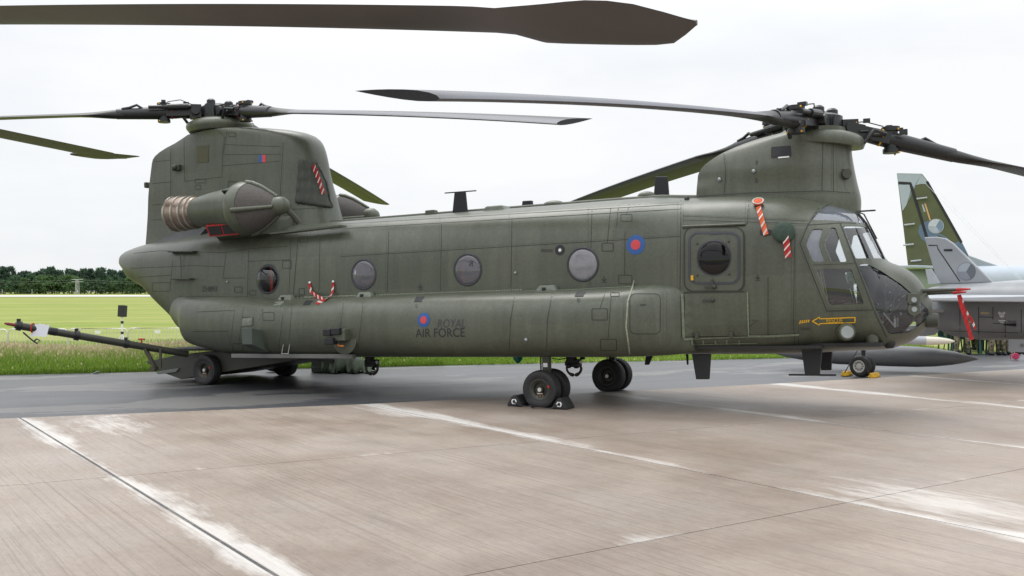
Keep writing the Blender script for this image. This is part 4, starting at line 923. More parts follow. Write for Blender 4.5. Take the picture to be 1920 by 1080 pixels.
# belly and nose equipment
a = hp(1585, 622); g = MB(); g.tube([a+Vector((0, .05, 0)), a+Vector((.03, -.10, 0)), a+Vector((.05, -.16, 0))], [.13, .12, .10], 20); lo = g.build('search_light', OLIVE, heli, smooth=40)
g = MB(); g.tube([a+Vector((.049, -.158, 0)), a+Vector((.055, -.175, 0))], [.085, .08], 20); g.build('lens', LENS, lo, smooth=40)
a = H.U(1633, 628, -.75); g = MB(); g.tube([a+Vector((0, 0, .12)), a+Vector((.01, 0, -.1))], [.10, .085], 18); g.build('landing_light', OLIVE, heli, smooth=40)
a = H.U(1668, 646, -.5); g = MB(); g.lathe([(.03, .1), (.07, .06), (.08, 0), (.05, -.05)], a, 'Z', 14); g.build('belly_lamp', BLKM, heli, smooth=40)
a = H.U(1718, 601, -.15); g = MB(); g.tube([a, a+Vector((.12, .02, 0)), a+Vector((.13, .02, 0)), a+Vector((.27, .03, 0)), a+Vector((.285, .03, 0))], [.095, .095, .105, .10, .085], 18); g.build('nose_sensor', OLIVE_D, heli, smooth=40, bevel=0)
a = hp(1712, 571); g = MB(); 
for dz, s_ in ((.065, 1), (-.065, 1)):
    g.tube([a+Vector((-.02, .05, dz)), a+Vector((.015, -.035, dz))], [.10, .085], 18)
po = g.build('landing_lamp_pod', OLIVE, heli, smooth=40)
for dz in (.065, -.065):
    g = MB(); g.tube([a+Vector((.014, -.03, dz)), a+Vector((.019, -.045, dz))], .036, 14); g.build('lens', LENS, po, smooth=40)
for i, (y, (x0, y0), (x1, y1)) in enumerate(((-.22, (1738, 545.5), (1795, 543)), (.02, (1738, 549.5), (1790, 548)))):
    g = MB(); g.tube([H.U(x0, y0, y)+Vector((-.12, 0, 0)), H.U(x1, y1, y)], [.035, .02], 10); g.build('pitot_tube', OLIVE_D, heli, smooth=50)
# wipers and windscreen post
for y in (-.14, .34):
    g = MB(); g.tube([H.U(a_, b_, y)+Vector((-.02, 0, 0)) for a_, b_ in ((1612, 400), (1627, 418), (1644, 450), (1661, 486))], .014, 6)
    g.tube([H.U(a_, b_, y)+Vector((.015, 0, 0)) for a_, b_ in ((1606, 397), (1618, 402), (1642, 448))], .011, 6); g.build('wiper', BLACK, heli)
g = MB(); a = H.U(1610, 399, 0); g.box(a+Vector((.12, 0, .02)), (.22, .05, .02)); g.build('temperature_probe', BLACK, heli)
# roof fittings
def roofz(x, y=-.3):
    h = H.bvh[0].ray_cast(Vector((x, y, 6)), Vector((0, 0, -1))); return h[0].z
g = MB(); g.loft([[Vector((x, -.24, ft(x)-.06)), Vector((x, -.20, ft(x)+.055)), Vector((x, .20, ft(x)+.055)), Vector((x, .24, ft(x)-.06))] for x in np.linspace(-4.9, 2.2, 12)]); g.build('drive_shaft_tunnel', OLIVE, heli, bevel=.02)
def roof_thing(name, px, y, m, wy, taper=1.0, lean=0.0):
    poly = H.XZ(px, y); g = MB(); g.prism(poly, y-wy/2, y+wy/2); return g.build(name, m, heli, bevel=.012)
roof_thing('blade_antenna', [(849, 400), (853, 361), (873, 360), (877, 399)], -.3, BLKM, .05); roof_thing('antenna_top', [(834, 361), (893, 356.5), (893, 358.5), (834, 363)], -.3, BLKM, .04)
g = MB(); a = H.U(933, 408, -.45); g.loft([[a+Vector((sx*.30*k1, sy*.18*k2, z)) for sx, sy in ((-1, -1), (1, -1), (1, 1), (-1, 1))] for z, k1, k2 in ((-.06, 1.0, 1.1), (.02, .98, 1), (.19, .50, .7))]); g.build('roof_fairing', OLIVE_L, heli, bevel=.02)
roof_thing('roof_box', [(800, 405), (801, 395), (817, 393.5), (818, 404)], -.35, OLIVE, .14)
roof_thing('roof_antenna', [(980, 386), (981, 377), (998, 376), (999, 386)], .1, BLKM, .08)
g = MB(); a = H.U(1042, 384, -.2); g.sphere(a+Vector((-.04, 0, 0)), .2, .1, .075, 16, 10); g.build('roof_blister', OLIVE, heli, smooth=60)
g = MB(); a = H.U(1212, 368, -.1); g.sphere(a, .15, .1, .08, 16, 10); g.build('roof_blister', OLIVE, heli, smooth=60)
roof_thing('roof_antenna', [(1226, 370), (1229, 331), (1252, 331), (1255, 369)], .15, BLKM, .05)
g = MB(); a = hp(1288, 374); g.sphere(a, .04, .04, .05); g.build('roof_beacon', BLKM, heli)
# belly: fins, hooks, lamps
for px, y, w_ in (([(1298, 664), (1333, 664), (1330, 711), (1306, 711)], -.9, .06), ([(1503, 652), (1542, 652), (1537, 702), (1510, 702)], -.75, .07), ([(1536, 652), (1561, 650), (1559, 694), (1540, 694)], .6, .07), ([(1212, 664), (1226, 664), (1217, 684), (1209, 684)], .4, .04), ([(1286, 664), (1291, 664), (1291, 684), (1288, 684)], .5, .03)):
    poly = H.XZ(px, y); g = MB(); g.prism(poly, y-w_/2, y+w_/2); g.build('belly_antenna', BLKM, heli, bevel=.008)
g = MB(); a = H.U(1523, 703, -.75); g.box(a, (.64, .07, .022)); g.build('antenna_foot', BLKM, heli, bevel=.006)
g = MB(); a = H.U(971, 672, -1.0); g.lathe([(.08, .03), (.075, -.01), (.03, -.07), (.01, -.075)], a, 'Z', 14); g.build('green_lamp', TEAL, heli, smooth=50)
for px, y in ((697, .0), (1076, .0)):
    a = H.U(px, 684, y); hk = MB(); hk.tube([a+Vector((-.05, 0, .2)), a+Vector((-.03, 0, .02))], .09, 10); hk.box(a+Vector((0, 0, .03)), (.24, .14, .13))
    for k in range(7): hk.box(a+Vector((random.uniform(-.13, .13), random.uniform(-.1, .1), random.uniform(-.03, .12))), (.08, .06, .07))
    ho = hk.build('cargo_hook', BLKM, heli, bevel=.015)
    g = MB(); g.tube([a+Vector((.13*math.cos(t_), 0, -.06+.11*math.sin(t_))) for t_ in np.linspace(R(170), R(375), 12)], [.02]*4+[.03]*4+[.024]*4, 8); g.build('hook_jaw', mat('hook_steel', (.08, .075, .06), .5, .4), ho, smooth=60)
    g = MB(); g.sphere(a+Vector((.15, -.05, .05)), .03, n=8, m=5); g.build('hook_knob', WHITE, ho)
g = MB(); g.tube([H.U(1035, 672, -.5), H.U(1050, 674, -.5), H.U(1066, 671, -.5)], .008, 5); g.build('belly_cable', BLKM, heli)
# ---- landing gear
def wheel(x, y, s, r_=.292, w_=.10, dual=False):
    z = zg(x)+r_-.028
    rim = MB(); rim.lathe([(.02, -.075), (.11, -.075), (.15, -.088), (.165, -.088), (.165, .088), (.15, .088), (.11, .06), (.10, .02), (.05, .015), (.045, .07), (.03, .075)], (x, y, z), 'Y', 28)
    if s < 0: rim.v = [(a, 2*y-b_, c_) for a, b_, c_ in rim.v]
    ro = rim.build('wheel', mat('wheel_green', (.035, .038, .030), .5), heli, smooth=35)
    ty = MB(); ty.lathe([(.16, -.085), (.19, -.098), (.235, -.105), (.27, -.095), (.286, -.07), (.292, -.03), (.2925, -.028), (.288, -.024), (.288, -.018), (.2925, -.014), (.2925, .014), (.288, .018), (.288, .024), (.2925, .028), (.292, .03), (.286, .07), (.27, .095), (.235, .105), (.19, .098), (.16, .085)], (x, y, z), 'Y', 44, caps=False)
    ty.v = [(a, b_+(math.copysign(.012, b_-y) if c_ < zg(a)+.10 else 0), max(c_, zg(a)+.001)) for a, b_, c_ in ty.v]; ty.build('tyre', RUBBER, ro, smooth=35)
    c_ = MB(); yy = y+s*.08; c_.tube([(x, yy-s*.03, z), (x, yy+s*.01, z)], [.035, .03], 14); c_.build('hub_cap', ALU, ro, smooth=40)
    if y < 0:
        c_ = MB(); c_.tube([(x-.045, yy-s*.01, z-.06), (x+.045, yy-s*.01, z-.06)], .012, 6)
        for q in (-.03, .03): c_.tube([(x+q+.022*math.cos(t_), yy-s*.01, z-.095+.022*math.sin(t_)) for t_ in np.linspace(0, 2*math.pi, 9)], .006, 5)
        c_.build('tie_down_ring', mat('ring_bronze', (.35, .27, .22), .4, .6), ro)
        c_ = MB(); c_.box((x+.16, y+s*.097, z+.05), (.03, .02, .035)); c_.build('tyre_mark', RED, ro)
    return ro
for s in (-1, 1):
    for yy in (1.52, 1.17): wheel(.04, s*yy, s if yy > 1.3 else -s)
    g = MB(); z = zg(0)+.27; g.tube([(.04, s*1.1, z), (.04, s*1.6, z)], .035, 10); g.box((.05, s*1.345, .58), (.12, .09, .56)); g.build('axle_strut', OLIVE_D, heli, bevel=.01)
    g = MB(); g.box((.05, s*1.392, .62), (.07, .01, .06)); g.build('strut_label', WHITE, heli)
    g = MB(); g.tube([(-.05, s*1.345, .3), (-.05, s*1.345, .85)], .012, 6); g.build('brake_pipe', BLACK, heli)
    X = -7.12; Y = 1.10; wheel(X, s*Y, s)
    g = MB(); z = zg(X)+.27; g.tube([(X, s*Y, z), (X, s*(Y-.22), z)], .04, 10); g.tube([(X, s*(Y-.2), z), (X+.1, s*(Y-.18), z+.3), (X+.22, s*1.15, 1.1)], .06, 10); g.tube([(X+.05, s*(Y-.2), z+.2), (X+.8, s*1.0, .95)], .035, 8); g.build('axle_strut', OLIVE_D, heli, smooth=40)
# ---- loading ramp (lowered)
rp_ = MB(); poly = H.XZ([(272, 678), (330, 666), (420, 655)], -1.0); a0, a1, a2 = poly
hx_, hz_ = -4.9, .76
rp_.prism([a0, a1, a2, (-6.3, .78), (hx_, hz_), (hx_, hz_-.08), (-6.6, .46), (-7.9, zg(-7.9)+.05), H.XZ([(300, 697)], -1.0)[0]], -1.0, 1.0); rpo = rp_.build('loading_ramp', OLIVE_D, heli, bevel=.01)
g = MB(); g.prism(H.XZ([(292, 697), (335, 690), (330, 697), (296, 702)], -1.03), -1.03, 1.03); g.build('ramp_toe', mat('rail_grey', (.16, .165, .155), .45), rpo)
# streak-free dark liner behind the cockpit glass

# ================================================================== COVERS, STREAMERS, CHOCKS
def streamer(name, pts, wd, label, mats, off=.03, stripes=7, cat='streamer', surf=True, y=-1.4, extra=None, group='red and white warning streamers'):
    """striped fabric band; pts are points seen on the skin, or free points at the local depth y"""
    P = []
    for a, b_ in pts:
        h = H.hit(a, b_) if surf else None
        P.append((h[0]+h[1]*off) if h else H.U(a, b_, y))
    d = [0]
    for a, b_ in zip(P[:-1], P[1:]): d.append(d[-1]+(b_-a).length)
    def pos(s):
        for i in range(len(P)-1):
            if s <= d[i+1]+1e-9: t_ = (s-d[i])/(d[i+1]-d[i]+1e-9); return P[i]+(P[i+1]-P[i])*t_, (P[i+1]-P[i]).normalized()
        return P[-1], (P[-1]-P[-2]).normalized()
    n = stripes*4; g = MB(); rows = []
    for i in range(n+1):
        p, t_ = pos(d[-1]*i/n); sd = Vector((t_.z, 0, -t_.x)).normalized(); rip = .008*math.sin(i*1.7)
        rows.append([p+sd*wd*q+Vector((0, rip-.004*abs(q)*math.sin(i*.9), q*.0))+t_*q*wd*.9*(1 if 0 < i < n else 0) for q in (-.5, 0, .5)])
    for i in range(n):
        mi = 1 if i % 4 == 2 else 0
        for k in range(2):
            v = [rows[i][k], rows[i][k+1], rows[i+1][k+1], rows[i+1][k]]; g.add(v, [(0, 1, 2, 3)], mi)
    g.v = [tuple(H.M @ Vector(v)) for v in g.v]
    bm = None; o = g.build(name, mats, fix=False, center=True); sl = o.modifiers.new('thick', 'SOLIDIFY'); sl.thickness = .006
    return tag(o, label, cat, group)
RW = [REDF, WHTF]
streamer('warning_streamer', [(581, 532), (586, 548), (597, 560), (609, 565), (594, 572)], .055, 'red and white streamer looped from left pin down onto the sponson', RW, stripes=5)
streamer('warning_streamer', [(626, 530), (626, 545), (620, 558), (608, 566)], .05, 'short red and white streamer hanging from right pin above the sponson', RW, stripes=3)
for a, b_ in ((582, 530), (626, 528)):
    h = H.hit(a, b_); g = MB(); g.sphere(h[0]+h[1]*.02, .022, n=8, m=5); g.build('streamer_pin', WHITE, heli)
# orange blanking disc with streamer
h = H.hit(1422, 383); pc = H.M @ (h[0]+h[1]*.03); nw = (H.M.to_3x3() @ h[1]).normalized(); rot = nw.to_track_quat('Z', 'Y').to_matrix()
g = MB(); g.lathe([(.075, 0), (.075, .02), (.06, .03)], (0, 0, 0), 'Z', 24); g.v = [tuple(rot @ Vector(v)+pc) for v in g.v]
o = g.build('blanking_cap', ORNG, center=True, smooth=40); tag(o, 'round orange blanking cap on the roof edge behind the cockpit', 'cover')
g = MB(); g.tube([rot @ Vector((.072*math.cos(t_), .072*math.sin(t_), .03))+pc for t_ in np.linspace(0, 2*math.pi, 25)], .008, 6); c2 = g.build('cap_rim', WHTF); c2.parent = o; c2.matrix_parent_inverse = o.matrix_basis.inverted()
streamer('warning_streamer', [(1422, 390), (1428, 412), (1437, 441)], .07, 'orange and white streamer hanging from the orange cap near the cockpit', [ORNG, WHTF], stripes=4)
g = MB(); hh = [hp(x, y) for x, y in ((1426, 431), (1447, 431), (1447, 441), (1426, 441))]
poly_decal('static_port', [(1425, 431), (1447, 431), (1447, 441), (1425, 441)], BLKM, fuselage, .006)
# green canvas port cover with streamer
h = H.hit(1470, 437); pc = H.M @ (h[0]+h[1]*.02); rot = (H.M.to_3x3() @ h[1]).to_track_quat('Z', 'Y').to_matrix()
g = MB(); g.lathe([(.145, -.01), (.15, .015), (.14, .03), (.08, .045), (.02, .05)], (0, 0, 0), 'Z', 28); g.v = [tuple(rot @ Vector(v)+pc) for v in g.v]
o = g.build('port_cover', DGREEN, center=True, smooth=50); tag(o, 'round dark green quilted cover on the side ahead of the cabin door', 'cover')
streamer('warning_streamer', [(1473, 444), (1476, 462), (1479, 483)], .085, 'bright red and white streamer below the round green cover', RW, stripes=3, off=.06)
# canvas over the aft pylon intake
o = poly_decal('c', [(560, 301), (592, 301), (600, 322), (622, 390), (555, 381)], COVER, None, .03, .06)
for v in o.data.vertices: v.co += Vector((0, -.012*math.sin(v.co.x*60+v.co.z*6)-.008*math.sin(v.co.z*30), 0))
o.name = 'intake_cover'; o.data.transform(H.M); recenter(o); o.data.polygons.foreach_set('use_smooth', [True]*len(o.data.polygons)); sl = o.modifiers.new('t', 'SOLIDIFY'); sl.thickness = .02; sl.offset = 0
tag(o, 'crumpled grey green canvas cover on the front of the tail pylon', 'cover')
streamer('warning_streamer', [(586, 312), (594, 338), (603, 366)], .085, 'red and white striped band on the canvas cover of the tail pylon', RW, stripes=5, off=.075)
# pitot covers
for y, (x0, y0), (x1, y1), lb in ((-.22, (1793, 543), (1820, 542), 'upper red sleeve over the nose pitot tube'), (.02, (1786, 548.5), (1812, 547.5), 'lower red sleeve over the second nose pitot tube')):
    a, b_ = H.M @ H.U(x0, y0, y), H.M @ H.U(x1, y1, y); g = MB(); g.tube([a, a+(b_-a)*.1, b_], [.022, .026, .010], 10); tag(g.build('pitot_cover', RED, center=True, smooth=50), lb, 'cover', 'red pitot covers')
streamer('warning_streamer', [(1798, 553), (1803, 575), (1812, 603), (1822, 637)], .05, 'long red streamer hanging from the pitot covers at the nose', [REDF, REDF], surf=False, y=-.2, stripes=6)
streamer('warning_streamer', [(1800, 553), (1809, 580), (1822, 600), (1829, 617)], .03, 'thin frayed red streamer dangling beside the long one at the nose', [REDF, WHTF], surf=False, y=-.1, stripes=3)
# black wheel chocks with rope
def chock(name, c, ang_, L, h_, wd, m, label, group, cat='chock', eye=True):
    g = MB(); pts = [(-L/2, 0), (L/2, 0), (L/2*.92, h_*.25), (L*.12, h_), (-L*.12, h_), (-L/2*.92, h_*.25)]; g.prism(pts, -wd/2, wd/2); o = g.build(name, m, bevel=.015); o.location = c; o.rotation_euler = (0, 0, ang_); tag(o, label, cat, group)
    if eye:
        e = MB(); e.tube([(0.034*math.cos(t_), -wd/2-.004, h_*.45+.034*math.sin(t_)) for t_ in np.linspace(0, 2*math.pi, 17)], .011, 6); e.build('eyelet', WHITE, o)
    return o
ya = -R(27.4)
ca, cb = H.M @ Vector((-.36, -1.52, zg(-.36))), H.M @ Vector((.40, -1.55, zg(.4)))
for c_, lb in ((ca, 'black rubber chock behind the near main wheel'), (cb, 'black rubber chock ahead of the near main wheel')):
    chock('wheel_chock', Vector((c_.x, c_.y, 0)), ya, .25, .165, .30, mat('chock_rubber', (.02, .02, .021), .7), lb, 'black chocks at the main wheel')
g = MB(); q0 = ca+Vector((-.08, -.17, .08)); q1 = cb+Vector((-.08, -.17, .08))
g.tube([q0, q0+Vector((.10, -.03, -.06)), q0+Vector((.25, -.06, -.07))]+[q0+(q1-q0)*t_+Vector((0, -.10, -.072+.004*math.sin(t_*20))) for t_ in (.45, .55, .65, .75)]+[q1+Vector((-.1, -.04, -.05)), q1], .011, 7)
g.v = [(x, y, max(z, .012)) for x, y, z in g.v]
tag(g.build('chock_rope', BLKM, smooth=60, center=True), 'black rope joining the two rubber chocks on the concrete', 'rope')

# ================================================================== TOW BAR, SPEAKER, BARRIERS
ZT = 17.6
def TB(px, py, Z=ZT): return at(px, py, Z)
tb = empty('tow_bar', TB(345, 662, 18.6)*1, label='long dark green tow bar slanting up from the lowered ramp', cat='tow bar'); tb.location.z = 0
def tpart(name, g, m, parent=tb, **k):
    base = tb.location; g.v = [tuple(Vector(v)-base) for v in g.v]; return g.build(name, m, parent, **k)
TA = lambda s: TB(28, 609.5, 17.0)+(TB(352, 664, 18.7)-TB(28, 609.5, 17.0))*s
TD = (TA(1)-TA(0)).normalized(); PIPE = mat('tow_bar_green', (.035, .036, .026), .42, var=.15, scale=6)
g = MB(); g.tube([TA(.0), TA(.02), TA(.33)], [.055, .066, .066], 14); tpart('front_tube', g, PIPE, smooth=40)
g = MB(); g.tube([TA(.33), TA(.60), TA(1)], [.068, .068, .062], 14); tpart('rear_tube', g, PIPE, smooth=40)
for s_, r_ in ((.02, .085), (.335, .09), (.62, .082)):
    g = MB(); g.tube([TA(s_-.012), TA(s_+.014)], r_, 12); g.box(TA(s_)+Vector((0, 0, r_)), (.05, .05, .07)); tpart('collar', g, BLACK, smooth=40)
g = MB(); g.tube([TA(-.055), TA(-.035), TA(.0)], [.015, .028, .03], 10); tpart('red_handle', g, mat('worn_red', (.20, .03, .03), .6, var=.3, scale=20), smooth=40)
g = MB(); g.tube([TA(.095)+(Vector((0, (.075*math.cos(t_)), .078*math.sin(t_)))) for t_ in np.linspace(0, 2*math.pi, 15)], .014, 6); tpart('red_cord', g, RED)
g = MB(); a = TA(.09); g.tube([a+Vector((-.15, 0, -.08)), a+Vector((.0, -.02, -.2)), a+Vector((.10, -.02, -.27)), a+Vector((.15, -.02, -.22)), a+Vector((.09, -.02, -.19)), a+Vector((.05, -.02, -.23))], .014, 6); tpart('cable_loop', g, BLKM)
g = MB(); a = TA(.15); g.loft([[a+Vector((x, -.115-abs(x)*.02, z)), a+Vector((x, -.110-abs(x)*.02, z)), a+Vector((x+sh, -.115, z-.21)), a+Vector((x+sh, -.12, z-.21))] for x, z, sh in ((-.09, .09, -.08), (0, .11, -.05), (.11, .09, -.04), (.17, .10, -.05))]); tpart('paper_tag', g, PAPER)
g = MB(); g.tube([TA(.185), TA(.225)], .071, 14); tpart('black_sleeve', g, BLKM, smooth=40)
g = MB(); a = TA(.73); g.bar(a, a+Vector((.22, 0, -.42)), .10, .05); g.bar(a+Vector((.3, 0, -.03)), a+Vector((.30, 0, -.40)), .04, .04); g.tube([a+Vector((.18, -.1, -.40)), a+Vector((.18, .1, -.40))], .05, 10); tpart('support_leg', g, mat('leg_green', (.06, .055, .035), .6))
g = MB(); a = TA(.73); g.tube([a+Vector((-.05, 0, .06)), a+Vector((-.05, 0, .14))], .015, 6); g.box(a+Vector((-.05, 0, .14)), (.12, .03, .03)); tpart('clamp_lever', g, RED)
v, f = text2d('BGE 227004'); v = fit2d(v, 0, 0, .27, .062); o_ = TA(.57); up = Vector((0, 0, 1))-TD*TD.z; up.normalize(); nrm = TD.cross(up)
g = MB(); g.add([o_+TD*a+up*(b_-.02)+Vector((0, -.071, .0)) for a, b_ in v], f); tpart('lettering', g, WHITE, fix=False)
# crowd barriers beyond the tall grass
def barrier(label):
    o = empty('crowd_barrier', label=label, cat='barrier', group='galvanised crowd barriers along the field')
    g = MB(); W, Hh, r_ = 2.26, 1.1, .021; c_ = .16
    path = [(-W/2, 0, .12), (-W/2, 0, Hh-c_)]+[(-W/2+c_-c_*math.cos(t_), 0, Hh-c_+c_*math.sin(t_)) for t_ in np.linspace(.3, math.pi/2, 4)]+[(W/2-c_+c_*math.sin(t_), 0, Hh-c_+c_*math.cos(t_)) for t_ in np.linspace(0, math.pi/2-.3, 4)]+[(W/2, 0, Hh-c_), (W/2, 0, .12)]
    g.tube(path, r_, 8); g.build('frame', GALV, o, smooth=60)
    g = MB(); g.tube([(-W/2, 0, .2), (W/2, 0, .2)], .018, 6); g.build('lower_rail', GALV, o, smooth=60)
    g = MB(); g.tube([(0, 0, .2), (0, 0, Hh)], .011, 5); me = g.mesh('bar', GALV, 60)
    for k in range(16):
        b_ = bpy.data.objects.new('bar', me); C.objects.link(b_); b_.parent = o; b_.location.x = -W/2+W*(k+1)/17
    for s in (-1, 1):
        g = MB(); g.bar((s*W*.38, -.3, .02), (s*W*.38, .3, .02), .04, .03); g.bar((s*W*.38, 0, .02), (s*W*.38, 0, .2), .03, .03); g.build('foot', GALV, o)
    return o
BZ = 38.5; BB = -.85
blab = ['galvanised crowd barrier cut off by the left picture edge', 'crowd barrier crossed by the raised end of the tow bar', 'crowd barrier with the tripod speaker stand in front of its right end', 'crowd barrier with a small white notice, nearest to the tail', 'crowd barrier partly hidden behind the helicopter tail']
proto = None
for k in range(5):
    xc = (-42+k*110.5-CX)/FPX*BZ
    o = barrier(blab[k]) if proto is None else copy_tree(proto); proto = proto or o
    o['label'] = blab[k]; o.location = (xc, BZ+k*.12, BB+.012*k); o.rotation_euler = (0, 0, R(2.5))
    if k in (2, 3):
        g = MB(); g.box((0 if k == 2 else .0, -.03, .96), (.22, .006, .12)); g.build('notice', WHITE, o)
# loudspeaker on a tripod
SZ = 37.6; base = at(229, 650, SZ); base.z = -.84
st = empty('speaker_stand', base, label='white tripod stand holding the loudspeaker by the barriers', cat='stand')
hgt = at(229, 594, SZ).z-base.z
g = MB(); g.tube([(0, 0, .35), (0, 0, hgt)], .035, 10); g.build('pole', WHITE, st, smooth=60)
for z in (.95, 1.35): 
    g = MB(); g.tube([(0, 0, z), (0, 0, z+.09)], .055, 10); g.build('clamp', BLKM, st, smooth=60)
for k in range(3):
    a = R(90+120*k); g = MB(); g.tube([(0, 0, .95), (.5*math.cos(a), .5*math.sin(a), 0)], .022, 8); g.build('leg', GALV, st, smooth=60)
sp_ = empty('loudspeaker', base+Vector((0, 0, hgt)), (R(-6), 0, R(-12)), 'black loudspeaker raised on the white tripod at the field edge', 'loudspeaker')
g = MB(); g.box((0, 0, .22), (.26, .24, .44)); g.build('cabinet', BLKM, sp_, bevel=.02); g = MB(); g.box((0, -.125, .22), (.23, .012, .40)); g.build('grille', mat('speaker_grille', (.02, .02, .022), .7), sp_)
# tarpaulin and crate beyond the tail
g = MB(); nx, ny = 34, 14; c0 = at(655, 690, 21.3); vs = []
for j in range(ny+1):
    for i in range(nx+1):
        u, v_ = i/nx, j/ny; x = (u-.5)*1.05; bulge = max(0, 1-abs(u-.45)*1.7)**.5
        z = .46*math.sin(math.pi*min(1, v_*1.0))**.8*bulge+.05*math.sin(u*19+v_*5)+.04*math.sin(u*41+2*math.sin(v_*7)); y = (v_-.5)*.9+.12*math.sin(u*17)+.05*math.sin(u*33)
        vs.append((c0.x+x, c0.y+y, max(.012, z)))
g.add(vs, [(j*(nx+1)+i, j*(nx+1)+i+1, (j+1)*(nx+1)+i+1, (j+1)*(nx+1)+i) for j in range(ny) for i in range(nx)])
o = g.build('tarpaulin', CANVAS, smooth=80, center=True); sl = o.modifiers.new('t', 'SOLIDIFY'); sl.thickness = .015; tag(o, 'crumpled green tarpaulin heaped on the taxiway behind the helicopter', 'tarpaulin')
cr = empty('crate', ground(608, 698)+Vector((0, .1, 0)), (0, 0, R(-5)), 'grey green ribbed crate beside the heaped tarpaulin', 'crate')
g = MB(); g.box((0, 0, .2), (.5, .4, .4)); g.build('box', mat('crate_green', (.14, .16, .13), .6), cr, bevel=.015)
for z in (.12, .28):
    g = MB(); g.box((0, 0, z), (.515, .415, .025)); g.build('rib', mat('crate_rib', (.22, .24, .21), .6), cr)
bg_ = MB(); c0 = ground(520, 698); bg_.sphere(c0+Vector((0, .2, .09)), .32, .16, .1, 14, 8); o = bg_.build('kit_bag', mat('kit_dark', (.03, .035, .03), .8), smooth=60, center=True); tag(o, 'dark kit bag lying behind the lowered ramp', 'bag')
# scrap of paper on the verge
g = MB(); a = ground(178, 700); g.loft([[a+Vector((x, y, .02+.03*math.sin(x*20))) for y in (-.05, .05)] + [a+Vector((x, y, .012+.03*math.sin(x*20))) for y in (.05, -.05)] for x in (-.08, -.03, .03, .08)]); tag(g.build('paper_scrap', PAPER, center=True), 'white scrap of paper at the edge of the grass', 'litter')

# ================================================================== GRASS
def leafmat(name, rough=.75, trans=.4):
    m = bpy.data.materials.new(name); m.use_nodes = True; t, b, l = nodes(m); at_ = t.nodes.new('ShaderNodeAttribute'); at_.attribute_name = 'col'; l(at_.outputs['Color'], b.inputs['Base Color'])
    b.inputs['Roughness'].default_value = rough; b.inputs['Specular IOR Level'].default_value = .15
    tr = t.nodes.new('ShaderNodeBsdfTranslucent'); l(at_.outputs['Color'], tr.inputs[0]); mxs = t.nodes.new('ShaderNodeMixShader'); mxs.inputs[0].default_value = trans
    l(b.outputs[0], mxs.inputs[1]); l(tr.outputs[0], mxs.inputs[2]); l(mxs.outputs[0], t.nodes['Material Output'].inputs[0]); return m
BLADEM = leafmat('grass_blades')
def soup(name, tri_v, tri_c, m, parent=None):
    """tri_v: (n,3,3) corners, tri_c: (n,3,3) colours"""
    n = len(tri_v); me = bpy.data.meshes.new(name); me.vertices.add(n*3); me.vertices.foreach_set('co', np.asarray(tri_v, np.float32).ravel())
    me.loops.add(n*3); me.loops.foreach_set('vertex_index', np.arange(n*3, dtype=np.int32)); me.polygons.add(n); me.polygons.foreach_set('loop_start', np.arange(0, n*3, 3, dtype=np.int32))
    me.update(); ca_ = me.color_attributes.new('col', 'FLOAT_COLOR', 'POINT'); cc = np.ones((n*3, 4), np.float32); cc[:, :3] = np.asarray(tri_c).reshape(-1, 3); ca_.data.foreach_set('color', cc.ravel())
    me.materials.append(m); me.validate(); o = bpy.data.objects.new(name, me); C.objects.link(o); o.parent = parent; return o
